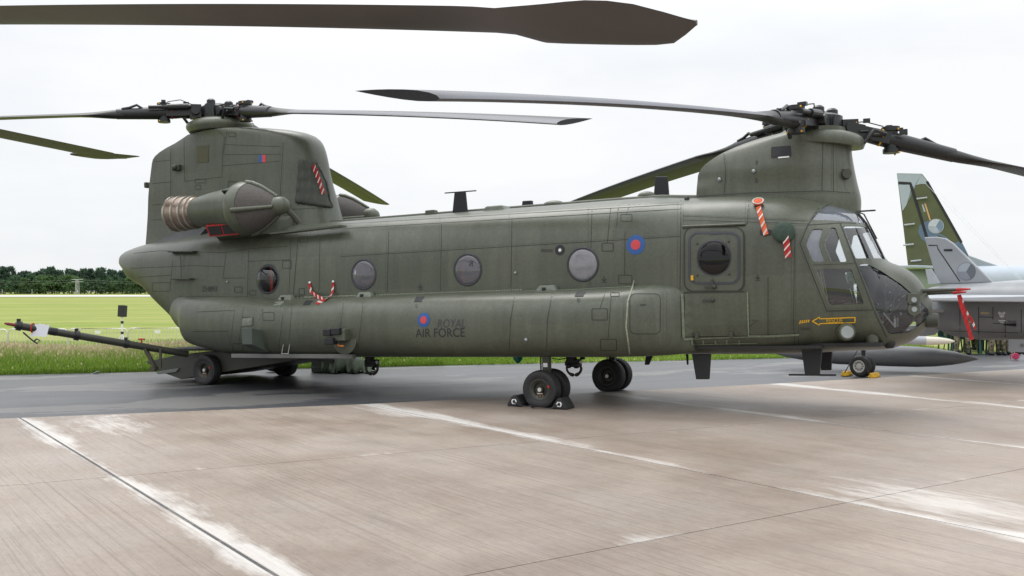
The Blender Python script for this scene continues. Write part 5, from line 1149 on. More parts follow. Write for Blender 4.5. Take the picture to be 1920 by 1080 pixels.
def grass(name, n, s0, s1, d0, d1, hfun, label, seeds=.5, dens=1.0):
    s = rng.uniform(s0, s1, n); d = d0+(d1-d0)*rng.uniform(0, 1, n)**dens
    pch = np.array([.5+.5*math.sin(a*.8+1.3*math.sin(b_*.9)+b_) for a, b_ in zip(s, d)])
    hh = .88*np.array([hfun(a, b_) for a, b_ in zip(s, d)])*rng.uniform(.55, 1.15, n)*(.8+.35*pch)
    bx = EDGE_P.x+EDGE_T.x*s+EDGE_N.x*d; by = EDGE_P.y+EDGE_T.y*s+EDGE_N.y*d; bz = np.interp(d, np.linspace(d0, d1, 60), [prof_z(q) for q in np.linspace(d0, d1, 60)])
    ang_ = rng.uniform(0, 2*math.pi, n); ln = rng.uniform(.05, .45, n)*hh; wd = rng.uniform(.006, .014, n)
    base = np.stack([bx, by, bz-.02], 1); wv = np.stack([np.cos(ang_+1.6)*wd, np.sin(ang_+1.6)*wd, 0*wd], 1); la = rng.uniform(0, 2*math.pi, n); tip = base+np.stack([np.cos(la)*ln, np.sin(la)*ln, hh], 1); mid = base+(tip-base)*.55+np.stack([-np.cos(la)*ln*.2, -np.sin(la)*ln*.2, hh*.08], 1)
    g0 = np.array([.10, .185, .022]); g1 = np.array([.23, .34, .055]); tan = np.array([.62, .54, .32])
    mix = rng.uniform(0, 1, (n, 1)); sd_ = seeds*np.clip((d-.5)/2.2, .05, 1)[:, None]; dry = (rng.uniform(0, 1, (n, 1)) < sd_*.68) * 1.0
    cb_ = g0*(1-mix)+g1*mix; cm = (cb_*1.2)*(1-dry*.35)+tan*.8*dry*.35; ct = cm*(1-dry)+tan*dry*rng.uniform(.7, 1.1, (n, 1)); ct = ct*(1-.25*sd_)+tan*.25*sd_
    tv = np.concatenate([np.stack([base-wv, base+wv, mid], 1), np.stack([mid-wv*.8, mid+wv*.8, tip], 1)]); tcl = np.concatenate([np.stack([cb_, cb_, cm], 1), np.stack([cm, cm, ct], 1)])
    k = rng.uniform(0, 1, n) < sd_[:, 0]*.22; m_ = k.sum()
    if m_:
        tp = tip[k]; sd = rng.normal(0, 1, (m_, 3))*.012; lo = tp-(tip[k]-mid[k])*.35; hi = tp+np.array([0, 0, .03]); c_ = np.array([.60, .50, .33])*rng.uniform(.65, 1.15, (m_, 1)); c3 = np.stack([c_, c_, c_], 1)
        tv = np.concatenate([tv, np.stack([lo, tp+sd, hi], 1), np.stack([lo, tp-sd, hi], 1)]); tcl = np.concatenate([tcl, c3, c3])
    o = soup(name, tv, tcl, BLADEM); tag(o, label, 'grass', kind='stuff'); return o
tall = lambda s, d: (.16+.36*min(1, max(0, d+.1)/2.2)) if d < 6 else .45
grass('tall_grass', 95000, -3, 9.5, -.05, 7.0, tall, 'tall seeding grass along the left edge of the taxiway', .95, 1.3)
short = lambda s, d: (.10+.16*min(1, max(0, d)/1.5))
grass('verge_grass', 60000, 7.5, 24, -.08, 4.5, short, 'bright green verge grass seen beneath the helicopter', .12, 1.5)
grass('field_grass', 60000, -6, 14, 6.5, 32, lambda s, d: .16, 'short field grass around the crowd barriers', .3, .9)

# ================================================================== TREES, PYLON
LEAFM = leafmat('tree_leaves', .8, .15)
BARK = mat('bark', (.09, .07, .05), .9, var=.3, scale=4)
def tree_meshes(kind, seed):
    r_ = np.random.default_rng(seed); Hh = {'pine': 17.5, 'broad': 14.0, 'oak': 12.5}[kind]; cl = []
    if kind == 'pine':
        for k in range(34): z = Hh*(.40+.57*r_.uniform(0, 1)); rad = 3.4*(1-((z/Hh-.62)/.5)**2)*r_.uniform(.35, 1); a = r_.uniform(0, 6.28); cl.append((rad*math.cos(a), rad*math.sin(a), z, r_.uniform(.8, 1.5), .55))
    else:
        for k in range(40): z = Hh*(.22+.74*r_.uniform(0, 1)); rad = 4.6*math.sqrt(max(.05, 1-((z/Hh-.52)/.5)**2))*r_.uniform(.4, 1); a = r_.uniform(0, 6.28); cl.append((rad*math.cos(a), rad*math.sin(a), z, r_.uniform(1.0, 1.9), .8))
    tv, tcl = [], []
    c0 = {'pine': np.array([.080, .130, .088]), 'broad': np.array([.10, .17, .07]), 'oak': np.array([.078, .14, .07])}[kind]
    for x, y, z, rr, fl in cl:
        m_ = 70; d = r_.normal(0, 1, (m_, 3)); d /= np.linalg.norm(d, axis=1)[:, None]; p = np.array([x, y, z])+d*np.array([rr, rr, rr*fl])*r_.uniform(.55, 1, (m_, 1))
        s1 = r_.normal(0, 1, (m_, 3))*.62; s2 = r_.normal(0, 1, (m_, 3))*.62; c_ = c0*r_.uniform(.6, 1.45, (m_, 1))*r_.uniform(.8, 1.2)
        tv.append(np.stack([p, p+s1, p+s2], 1)); tcl.append(np.stack([c_]*3, 1))
    return Hh, np.concatenate(tv), np.concatenate(tcl), cl
protos = []
for kind, sd in (('pine', 1), ('pine', 2), ('pine', 3), ('broad', 4), ('broad', 5), ('oak', 6), ('oak', 8)):
    Hh, tv, tcl, cl = tree_meshes(kind, sd); o = soup('crown', tv, tcl, LEAFM); cm_ = o.data; C.objects.unlink(o); bpy.data.objects.remove(o)
    g = MB(); g.tube([(0, 0, -.3), (.1, 0, Hh*.4), (0, .1, Hh*.85)], [.32, .24, .06], 8)
    for x, y, z, rr, fl in cl[:9]: g.tube([(0, 0, max(1.5, z-2.2)), (x*.8, y*.8, z)], [.1, .03], 5)
    protos.append((kind, cm_, g.mesh('trunk', BARK, 60), tv, tcl))
TZ = 640.0; names = {'pine': 'pine_tree', 'broad': 'broadleaf_tree', 'oak': 'round_tree'}
desc = {'pine': 'dark pine', 'broad': 'light green broadleaf tree', 'oak': 'dark rounded tree'}
rr_ = random.Random(3); spots = []
for row, (dz, n_) in enumerate(((0, 22), (14, 24), (30, 26))):
    for k in range(n_): spots.append((-14+308*(k+.5+rr_.uniform(-.35, .35))/n_, TZ+dz+rr_.uniform(-4, 4), row))
spots.sort(key=lambda q: (q[2], q[0]))
for i, (px, Z, row) in enumerate(spots):
    pr = rr_.choice(protos[3:]) if row == 0 else rr_.choice(protos[:3] if rr_.random() < .75 else protos[5:])
    sc_ = (rr_.uniform(.62, .92) if row == 0 else rr_.uniform(.82, 1.04)); x = (px-CX)/FPX*Z
    nth = sum(1 for q in spots[:i] if q[2] == row)+1
    t_ = empty(names[pr[0]], (x, Z, terrain_z((x, Z))), (0, 0, rr_.uniform(0, 6.28)), '%s in the %s row of the distant wood' % (desc[pr[0]], ('front', 'middle', 'back')[row]), 'tree', 'trees of the distant wood'); t_.scale = (sc_*1.05, sc_*1.05, sc_)
    for nm, me in (('crown', pr[1]), ('trunk', pr[2])):
        o = bpy.data.objects.new(nm, me); C.objects.link(o); o.parent = t_
# the rest of the wood, out of view behind the helicopter and beyond the left edge
tvs, tcs = [], []
for k in range(170):
    px = rr_.choice((rr_.uniform(-700, -20), rr_.uniform(310, 2300), rr_.uniform(310, 2300))); Z = TZ+rr_.uniform(0, 40); pr = rr_.choice(protos); a = rr_.uniform(0, 6.28); sc_ = rr_.uniform(.7, 1.05); x = (px-CX)/FPX*Z
    v = pr[3][::2]*sc_*np.array([1.05, 1.05, 1]); R_ = np.array([[math.cos(a), -math.sin(a), 0], [math.sin(a), math.cos(a), 0], [0, 0, 1]]); tvs.append(v @ R_.T+np.array([x, Z, terrain_z((x, Z))])); tcs.append(pr[4][::2])
tag(soup('distant_wood', np.concatenate(tvs), np.concatenate(tcs), LEAFM), 'distant wood along the horizon beyond the field', 'wood', kind='stuff')
# low scrub in front of the wood closes the gaps under the crowns
tvs, tcs = [], []
for k in range(150):
    px = rr_.uniform(-60, 2200) if k % 3 else rr_.uniform(-20, 300); Z = TZ-8+rr_.uniform(-4, 30); x = (px-CX)/FPX*Z; m_ = 90
    d = rng.normal(0, 1, (m_, 3)); p = np.array([x, Z, terrain_z((x, Z))+rr_.uniform(.8, 3)])+d*np.array([2.6, 1.5, 1.3]); c_ = np.array([.06, .10, .045])*rng.uniform(.5, 1.5, (m_, 1))
    tvs.append(np.stack([p, p+rng.normal(0, .5, (m_, 3)), p+rng.normal(0, .5, (m_, 3))], 1)); tcs.append(np.stack([c_]*3, 1))
tag(soup('scrub', np.concatenate(tvs), np.concatenate(tcs), LEAFM), 'low scrub along the foot of the distant wood', 'scrub', kind='stuff')
PZ = 560.0; pb = at(145, 552, PZ); ptop = at(145, 524, PZ).z; pb.z = terrain_z((pb.x, pb.y))
py_ = empty('power_pylon', pb, label='small grey lattice power pylon in front of the wood', cat='pylon'); hh = ptop-pb.z
for sx in (-1, 1):
    for sy in (-1, 1):
        g = MB(); g.bar((sx*.9, sy*.9, 0), (sx*.55, sy*.55, hh), .14, .14); g.build('leg', GALV, py_)
for k in range(6):
    g = MB(); z0, z1 = hh*k/6, hh*(k+1)/6; g.bar((-.85, -.85, z0), (.8, -.85, z1), .08, .08); g.build('brace', GALV, py_); g = MB(); g.bar((.85, -.85, z0), (-.8, -.85, z1), .08, .08); g.build('brace', GALV, py_)
for z in (hh, hh-1.3):
    g = MB(); g.bar((-3.2, 0, z), (3.2, 0, z), .3, .25); g.build('cross_arm', GALV, py_)
for k, z in enumerate((hh-.2, hh-1.4)):
    g = MB(); a = pb+Vector((0, 0, z)); pts = [a+Vector((x, 0, (abs(x) % 130)/130*((abs(x) % 130)/130-1)*6)) for x in np.linspace(-130, 130, 25)]; g.tube(pts, .025, 4); tag(g.build('power_line', mat('line_grey', (.3, .31, .32), .6), center=True), ('upper' if k == 0 else 'lower')+' thin power line running in front of the wood', 'power line')
for px in (4, 60):
    a = at(px, 552, 500); a.z = terrain_z((a.x, a.y)); po_ = empty('marker_post', a, label='thin white post beyond the runway '+('at the left picture edge' if px == 4 else 'left of the pylon'), cat='post'); g = MB(); g.tube([(0, 0, 0), (0, 0, 2.6)], .07, 6); g.build('shaft', WHITE, po_); g = MB(); g.box((0, 0, 2.6), (.3, .2, .2)); g.build('lamp', WHITE, po_)

# ================================================================== NEIGHBOURING AIRCRAFT
GREYJ = mat('jet_grey', (.29, .305, .325), .42, var=.10, scale=1.2, rvar=.06); GREYD = mat('jet_dark_grey', (.215, .225, .24), .42, var=.2, scale=1.5); GREYL = mat('jet_light_grey', (.40, .42, .45), .42, var=.06, scale=1.5)
J = Frame((7.95, 20.95, 0), 45, 0)
jet = empty('fighter_jet', label='grey single engined fighter jet parked right of the helicopter nose', cat='fighter jet'); jet.matrix_world = J.M
def jloft(rows, n=32, e=2.5):
    rings = []
    for x, yc, zb, zt, hw in rows:
        zc = (zb+zt)/2; ring = []
        for k in range(n):
            th = 2*math.pi*k/n; co, si = math.cos(th), math.sin(th); rr = (abs(co)**e+abs(si)**e)**(-1/e); ring.append(Vector((x, yc+hw*co*rr, zc+(zt-zb)/2*si*rr)))
        rings.append(ring)
    return MB().loft(rings)
jx = lambda px, py=580, y=-.4: J.U(px, py, y).x
jz = lambda px, py, y=-.4: J.U(px, py, y).z
xt = jx(1736); rows = [(xt-.25, 0, jz(1742, 608), jz(1742, 545), .34), (xt, 0, jz(1745, 614), jz(1745, 538), .42), (jx(1775), 0, jz(1775, 631), jz(1775, 532), .52), (jx(1834), 0, jz(1834, 639), jz(1834, 530), .58), (jx(1905), 0, jz(1905, 638), jz(1905, 528), .62), (jx(2000), 0, jz(1905, 636), jz(1905, 528), .62), (jx(2000)+2, 0, .95, 2.0, .55), (jx(2000)+3.6, 0, 1.15, 1.95, .4), (jx(2000)+5.2, 0, 1.35, 1.65, .12), (jx(2000)+5.5, 0, 1.45, 1.52, .03)]
jb = jloft(rows).build('fuselage', GREYD, jet, smooth=40); J.bvh.append(bvh_of(jb.data))
g = MB(); g.lathe([(.30, xt-.24), (.33, xt-.3), (.27, xt-.55), (.22, xt-.55), (.1, xt-.2)], (0, 0, (jz(1742, 608)+jz(1742, 545))/2), 'X', 24); g.build('exhaust_nozzle', mat('nozzle', (.08, .075, .07), .4, .6), jet, smooth=40)
# spine, fin, rudder
g = MB(); z_ = lambda py: J.U(1870, py, 0).z
sp0 = J.U(1824, 538, 0); rows = [(sp0.x, 0, z_(546), z_(532), .10), (sp0.x+.05, 0, z_(547), z_(531), .15), (sp0.x+.9, 0, z_(548), z_(525), .19), (sp0.x+1.9, 0, z_(548), z_(523), .22), (sp0.x+3.4, 0, z_(548), z_(518), .26), (sp0.x+5, 0, z_(550), z_(535), .2)]
jloft(rows, 24, 2.1).build('spine', GREYJ, jet, smooth=40)
g = MB(); finp = J.XZ([(1734, 445), (1757, 444), (1774, 447), (1788, 456), (1802, 470), (1864, 530), (1760, 533)], 0); g.prism(finp, -.045, .045); fn = g.build('tail_fin', GREYJ, jet, bevel=.02); 
finb = MB().prism(finp, -.045, .045).mesh('x', GREYJ); J.bvh.append(bvh_of(finb))
g = MB(); J.ribbon(g, [(1741, 460), (1757, 460), (1759, 467), (1800, 528)], .02, .004); g.build('rudder_line', BLKM, fn)
g = MB(); J.ribbon(g, [(1770, 469), (1786, 469)], .04, .01); g.build('fin_vent', BLKM, fn)
g = MB(); g.prism(J.XZ([(1736, 505), (1746, 504), (1762, 531), (1742, 533)], -.3), -.33, -.27); g.build('air_brake', GREYL, jet)
def jdisc(px, py, r_, a0, a1, m, off, parent, FR=J, nm='roundel'):
    h = FR.hit(px, py)[0]; rm = r_*(FR.M @ h).y/FPX; n = 16; v = [(h.x, h.z)]+[(h.x+rm*math.cos(R(a0+(a1-a0)*k/n)), h.z+rm*math.sin(R(a0+(a1-a0)*k/n))) for k in range(n+1)]
    return FR.decal(nm, v, [(0, k+1, k+2) for k in range(n)], m, parent, off, .5)
LOW1 = mat('low_vis_light', (.33, .36, .40), .5, var=.03); LOW2 = mat('low_vis_mid', (.22, .24, .27), .5, var=.03); LOW3 = mat('low_vis_dark', (.12, .135, .155), .5, var=.03)
jdisc(1812, 509, 17, 0, 360, LOW3, .004, fn); jdisc(1812, 509, 16, 60, 180, LOW1, .008, fn); jdisc(1812, 509, 16, 180, 300, LOW2, .008, fn); jdisc(1812, 509, 16, -60, 60, LOW3, .008, fn)
J_t = lambda txt, x0, y1, x1, y0, m, par, FR=J, off=.006: (lambda a, b_, c_, vf: FR.decal('lettering', fit2d(vf[0], a.x, a.z, b_.x, c_.z, b_.z-a.z), vf[1], m, par, off, .3))(FR.hit(x0, y1)[0], FR.hit(x1, y1)[0], FR.hit(x0, y0)[0], text2d(txt))
J_t('39245', 1889, 605, 1906, 601, BLKM, jb)
def jpoly(nm, px, m, par, FR=J, off=.005):
    v = [FR.hit(*p) for p in px]
    if all(v): return FR.decal(nm, [(h[0].x, h[0].z) for h in v], [tuple(range(len(v)))], m, par, off, .2)
TANS = mat('tan_stencil', (.52, .40, .24), .5, var=.03)
jpoly('warning_stripe', [(1839, 585), (1855, 586), (1855, 589), (1839, 588.5)], TANS, jb); jpoly('warning_stripe', [(1813, 602), (1827, 602), (1827, 605), (1813, 605)], TANS, jb)
# white crest: head, two ears, chin, scroll
CREST = mat('crest_white', (.66, .67, .68), .5, var=.04)
jdisc(1878.5, 591, 4.6, 0, 360, CREST, .005, jb, nm='crest')
for dx in (-4.2, 4.2): jdisc(1878.5+dx, 587, 2.6, 0, 360, CREST, .006, jb, nm='crest')
for dx in (-1.8, 1.8): jdisc(1878.5+dx, 590, 1.0, 0, 360, GREYD, .008, jb, nm='crest_eye')
jpoly('crest_scroll', [(1872, 600), (1886, 600), (1885, 602.5), (1873, 602.5)], CREST, jb); jpoly('crest_scroll', [(1876, 604), (1882, 604), (1882, 605.5), (1876, 605.5)], CREST, jb)
h = J.hit(1895, 609)[0]; g = MB(); g.tube([h+Vector((-.12, -.01, 0)), h+Vector((.10, -.03, 0))], [.012, .03], 8); g.build('air_data_vane', BLKM, jb)
g = MB()
for pts in ([(1835, 575), (1835, 634)], [(1862, 575), (1862, 600)], [(1834, 594), (1862, 595)], [(1862, 606), (1880, 607)], [(1885, 598), (1885, 632)], [(1800, 560), (1800, 634)], [(1915, 580), (1915, 632)], [(1770, 620), (1910, 624)]): J.ribbon(g, pts, .012, .004)
g.build('panel_seam', BLKM, jb)['kind'] = 'stuff'
# wings and foreplanes
for s in (-1, 1):
    g = MB(); z0 = 1.60; pl = [(jx(2000)+.3, .5), (jx(1800)-.2, 3.1), (jx(1800)-.7, 3.1), (jx(1760), .45)]
    g.add([(x, s*y, z0+.07-.06*(y > 1)) for x, y in pl]+[(x, s*y, z0-.07+.05*(y > 1)) for x, y in pl], [(0, 1, 2, 3), (7, 6, 5, 4), (0, 4, 5, 1), (1, 5, 6, 2), (2, 6, 7, 3), (3, 7, 4, 0)]); g.build('wing', GREYL, jet, bevel=.015)
    g = MB(); g.tube([(jx(1830), s*3.13, z0), (jx(1830)-1.6, s*3.13, z0)], .05, 8); g.build('wing_tip_rail', GREYJ, jet)
    g = MB(); zz = 1.35; g.add([(x, s*y, zz+d) for d in (.03, -.03) for x, y in ((xt+.5, .4), (xt-.1, 1.1), (xt-.4, 1.1), (xt-.3, .35))], [(0, 1, 2, 3), (7, 6, 5, 4), (0, 4, 5, 1), (1, 5, 6, 2), (2, 6, 7, 3), (3, 7, 4, 0)]); g.build('stabiliser', GREYL, jet)
# near main gear
WX, WY = 0.0, -1.2
for s, nm in ((-1, 'near'),):
    y = s*1.2
    for yy in (y, y-s*.17):
        g = MB(); g.lathe([(.10, -.06), (.125, -.075), (.17, -.085), (.205, -.07), (.22, -.03), (.22, .03), (.205, .07), (.17, .085), (.125, .075), (.10, .06)], (0, yy, .212), 'Y', 36); g.v = [(a, b_, max(.001, c_)) for a, b_, c_ in g.v]; wo = g.build('wheel', RUBBER, jet, smooth=40)
        g = MB(); g.lathe([(.02, -.082), (.05, -.08), (.055, -.062), (.10, -.062), (.105, -.078), (.125, -.08), (.128, -.06), (.11, -.02)], (0, yy, .212), 'Y', 30); g.build('rim', ALU, wo, smooth=30)
        for k in range(10):
            a = 2*math.pi*k/10; g = MB(); g.tube([(.078*math.cos(a), yy-.068, .212+.078*math.sin(a)), (.078*math.cos(a), yy-.06, .212+.078*math.sin(a))], .013, 8); g.build('rim_hole', BLKM, wo)
    g = MB(); g.tube([(0, y-s*.09, .22), (.02, y-s*.1, .62), (.3, s*.5, 1.0)], [.04, .05, .07], 10); g.tube([(.06, y-s*.05, .55), (.06, y-s*.05, .95)], .03, 8); g.build('gear_leg', BLACK, jet, smooth=40)
    g = MB(); g.box((.05, y+s*.05, .72), (.5, .02, .24)); g.build('gear_door', WHITE, jet)
zz = J.U(1900, 655, -.4); g = MB(); g.box((jx(1910), -.42, (jz(1910, 640)+jz(1910, 656))/2), (.34, .03, .24)); gd = g.build('nose_gear_door', GREYL, jet)
g = MB(); g.tube([(jx(1918), -.44, jz(1910, 647)), (jx(1918), -.46, jz(1910, 647))], .035, 12); g.build('door_latch', GREYD, gd)
for dx, lb in ((-.29, 'yellow wheel chock left of the silver rimmed jet wheel'), (.29, 'yellow wheel chock right of the silver rimmed jet wheel')):
    c_ = J.M @ Vector((dx, -1.2, 0)); chock('wheel_chock', Vector((c_.x, c_.y, 0)), -R(45), .13, .10, .34, YELC, lb, 'yellow chocks at the jet wheel', eye=False)
g = MB(); a = J.M @ Vector((-.25, -1.38, .08)); b_ = J.M @ Vector((.05, -1.35, .62)); c_ = J.M @ Vector((.26, -1.38, .08)); g.tube([a, b_, c_], .012, 5); tag(g.build('chock_strap', BLKM, center=True), 'dark strap looped over the jet wheel between its yellow chocks', 'strap')
# drop tank and missile hang below the near wing
def JW(px, py, Z): return J.I @ at(px, py, Z)
def body_of_rev(name, tip, tail, prof, m, label, cat, mats2=None, split=None):
    tip = Vector(tip); ax = (Vector(tail)-tip); L = ax.length; ax.normalize(); g = MB(); g.tube([tip+ax*L*s_ for s_, r_ in prof], [r_ for s_, r_ in prof], 24)
    if split:
        for i in range(len(prof)-1):
            if prof[i+1][0] <= split:
                for k in range(24): g.m[i*24+k] = 1
    o = g.build(name, [m]+(mats2 or []), smooth=40, center=True); return tag(o, label, cat)
tdir = (J.M.to_3x3() @ Vector((-1, 0, 0))); p_tip = at(1835, 673, 20.9); dr_ = Vector((-.92, .39, 0)).normalized()
dt_ = body_of_rev('drop_tank', p_tip, p_tip+dr_*4.3+Vector((0, 0, .05)), [(0, .004), (.02, .037), (.06, .092), (.12, .148), (.20, .198), (.28, .222), (.40, .23), (.66, .227), (.80, .19), (.92, .11), (1, .02)], mat('tank_grey', (.15, .154, .16), .4, var=.10, scale=2), 'long dark grey drop tank with pointed nose under the jet', 'drop tank')
m_tip = at(1790, 640, 17.3); ms = body_of_rev('missile', m_tip, m_tip+Vector((-.99, .14, .02)).normalized()*3.0, [(0, .006), (.012, .023), (.04, .047), (.09, .068), (.163, .076), (.165, .076), (.6, .076), (.95, .076), (1, .06)], GREYL, 'pale grey missile with an ivory nose above the drop tank', 'missile', [mat('ivory', (.72, .68, .58), .45, var=.04)], .164)
g = MB(); a = at(1700, 622, 21.0); b_ = at(1762, 617, 21.0); g.loft([[p+Vector((0, w_, z)) for w_, z in ((-.06, zz_), (.06, zz_), (.06, .12), (-.06, .12))] for p, zz_ in ((a+dr_*.6, -.12), (a, -.14), (b_-Vector((.12, 0, 0)), -.12), (b_, .02))]); py2 = g.build('weapon_pylon', GREYL, None); py2.parent = jet; py2.matrix_parent_inverse = J.M.inverted()
# ---- twin turboprop transport behind
T = Frame(at(1760, 546, 56).to_tuple()[:2]+(0,), 30, 0)
trn = empty('transport_aircraft', label='camouflaged transport aeroplane tail standing behind the grey jet', cat='aeroplane'); trn.matrix_world = T.M
CG = mat('camo_green', (.085, .095, .040), .55, var=.15, scale=1.2); CB = mat('camo_blue', (.10, .145, .22), .5, var=.08, scale=1.2); CL = mat('camo_light_blue', (.37, .42, .48), .5, var=.05, scale=1.2)
fpx = [(1682, 325), (1729, 326), (1737, 336), (1804, 455), (1816, 479), (1822, 520), (1760, 545), (1708, 545), (1703, 500)]
finp = T.XZ(fpx, 0); g = MB(); g.prism(finp, -.13, .13); tf_ = g.build('tail_fin', CG, trn, bevel=.04); T.bvh.append(bvh_of(MB().prism(finp, -.13, .13).mesh('x', CG)))
def tpoly(nm, px, m, off=.012): v = T.XZ(px, 0); return T.decal(nm, v, [tuple(range(len(v)))], m, tf_, off, 3)
tpoly('camouflage_patch', [(1683, 326), (1728, 327), (1736, 336), (1741, 346), (1728, 345), (1716, 348), (1708, 356), (1704, 372), (1700, 385), (1693, 396), (1690, 380)], CL)
tpoly('camouflage_patch', [(1752, 411), (1778, 408), (1804, 455), (1816, 479), (1800, 478), (1788, 462), (1775, 448), (1760, 441), (1748, 452), (1738, 456), (1728, 448), (1722, 435), (1724, 424), (1732, 417)], CB)
g = MB(); 
T.ribbon(g, [(1684, 343), (1707, 344), (1725, 402), (1757, 512)], .16, .02); g.build('rudder_gap', BLKM, tf_)
g = MB(); T.ribbon(g, [(1738, 340), (1770, 396), (1803, 455)], .14, .02); g.build('leading_edge_boot', BLKM, tf_)
for px, py in ((1729, 372), (1706, 421), (1718, 489), (1704, 459)):
    h = T.hit(px, py)[0]; g = MB(); g.tube([h+Vector((-.28, -.10, -.02)), h+Vector((.28, -.10, .03))], .05, 8); g.build('hinge_fairing', GREYL, tf_)
def tdisc(px, py, r_, a0, a1, m, off): return jdisc(px, py, r_, a0, a1, m, off, tf_, T)
tdisc(1755, 424, 14, 0, 360, CL, .02); tdisc(1755, 424, 12.6, -60, 60, mat('cz_blue', (.16, .22, .31), .5), .03); tdisc(1755, 424, 12.6, 60, 180, mat('cz_white', (.50, .53, .57), .5), .03); tdisc(1755, 424, 12.6, 180, 300, mat('cz_red_faded', (.34, .37, .43), .5), .03)
tpoly('flag_bar', [(1733.5, 382), (1736.5, 382), (1746, 413), (1743.5, 413.5)], mat('flag_orange', (.62, .36, .16), .5), .02); tpoly('flag_bar', [(1729, 384), (1731.5, 383.5), (1736, 397), (1733, 398)], CL, .02)
# dorsal fin and fuselage
dz = T.XZ([(1790, 440), (1815, 478), (1845, 489), (1880, 501), (1925, 515), (1980, 528), (1980, 560), (1780, 560)], 0); g = MB(); g.prism(dz, -.12, .12); do_ = g.build('dorsal_fin', mat('camo_grey_blue', (.30, .34, .37), .5, var=.06), trn, bevel=.05); dbv = bvh_of(MB().prism(dz, -.12, .12).mesh('x', CL)); T.bvh.append(dbv)
tl = jloft([(-3.2, 0, 2.6, 3.0, .2), (-1.6, 0, 1.9, 3.1, .7), (.5, 0, 1.2, 3.15, 1.05), (3, 0, .9, 3.15, 1.25), (14, 0, .8, 3.2, 1.3), (17, 0, .9, 3.0, 1.2), (18.5, 0, 1.2, 2.3, .5)], 28, 2.3); tl.build('fuselage', CL, trn, smooth=40)
v, f = text2d('C295M'); p0 = T.U(1838, 519, 0); p1 = T.U(1876, 517, 0); pz = T.U(1838, 509.5, 0); T.decal('lettering', fit2d(v, p0.x, p0.z, p1.x, pz.z, p1.z-p0.z), f, WHITE, do_, .02, 3)
for s in (-1, 1):
    g = MB(); g.add([(x, s*y, 3.05+d) for d in (.07, -.07) for x, y in ((.9, .3), (-.5, 4.6), (-1.7, 4.6), (-1.6, .3))], [(0, 1, 2, 3), (7, 6, 5, 4), (0, 4, 5, 1), (1, 5, 6, 2), (2, 6, 7, 3), (3, 7, 4, 0)]); g.build('tailplane', CL, trn, bevel=.03)
    g = MB(); g.lathe([(.2, -.1), (.36, -.12), (.42, -.05), (.42, .05), (.36, .12), (.2, .1)], (9, s*1.4, .42), 'Y', 22); g.build('wheel', RUBBER, trn, smooth=40)
for k, dy in enumerate((0, 14)):
    a = at(1737, 336, 55.9); b_ = at(1916, 524+dy*.3, 46); g = MB(); g.tube([a+Vector((0, 0, -.3*k)), b_], .012, 4); tag(g.build('aerial_wire', mat('wire_grey', (.45, .47, .5), .5), center=True), ('upper' if not k else 'lower')+' thin aerial wire running down from the camouflaged tail fin', 'wire')

# ================================================================== SEATED CREW BEYOND THE JET
m = bpy.data.materials.new('camouflage_cloth'); t, b, l = nodes(m); n1 = tnoise(t, 9, (1, 1, 1), 2, .5); l(ramp(t, n1, [(.38, (.045, .05, .028)), (.46, (.12, .095, .055)), (.55, (.20, .175, .115)), (.64, (.035, .035, .025))]), b.inputs['Base Color']); t.nodes[-1]; b.inputs['Roughness'].default_value = .85
for q in t.nodes:
    if q.type == 'VALTORGB': q.color_ramp.interpolation = 'CONSTANT'
CAMO = m; SKIN = mat('skin', (.45, .27, .19), .55); HAIR = mat('hair', (.03, .022, .016), .7)
def person_mesh():
    me = bpy.data.meshes.new('body'); V = [(0, 0, .52), (0, .03, .72), (0, .05, .95), (0, .04, 1.12), (0, .02, 1.22)]; E = [(0, 1), (1, 2), (2, 3), (3, 4)]; Rr = [.16, .15, .17, .12, .06]
    for s in (-1, 1):
        i = len(V); V += [(s*.10, -.02, .50), (s*.13, -.26, .53), (s*.14, -.46, .52), (s*.14, -.47, .28), (s*.15, -.45, .09), (s*.16, -.56, .05)]; E += [(0, i), (i, i+1), (i+1, i+2), (i+2, i+3), (i+3, i+4), (i+4, i+5)]; Rr += [.12, .095, .075, .065, .05, .045]
        i = len(V); V += [(s*.20, .04, 1.08), (s*.25, .0, .84), (s*.17, -.24, .70), (s*.13, -.33, .66)]; E += [(3, i), (i, i+1), (i+1, i+2), (i+2, i+3)]; Rr += [.07, .055, .045, .035]
    me.from_pydata(V, E, []); o = bpy.data.objects.new('p', me); C.objects.link(o); sk = o.modifiers.new('s', 'SKIN'); o.modifiers.new('u', 'SUBSURF').levels = 1
    for sv, r_ in zip(me.skin_vertices[0].data, Rr): sv.radius = (r_, r_)
    me.skin_vertices[0].data[0].use_root = True
    dg = bpy.context.evaluated_depsgraph_get(); out_ = bpy.data.meshes.new_from_object(o.evaluated_get(dg)); C.objects.unlink(o); bpy.data.objects.remove(o); out_.materials.clear(); out_.materials.append(CAMO); out_.polygons.foreach_set('use_smooth', [True]*len(out_.polygons)); return out_
PBODY = person_mesh()
g = MB(); g.sphere((0, 0, 1.37), .085, .10, .13, 16, 12); g.sphere((0, -.10, 1.355), .015, .025, .025); g.sphere((-.085, 0, 1.36), .012, .025, .035); g.sphere((.085, 0, 1.36), .012, .025, .035); PHEAD = g.mesh('head', SKIN, 60)
g = MB(); g.sphere((0, .018, 1.42), .095, .105, .09, 14, 8); PHAIR = g.mesh('hair', HAIR, 60)
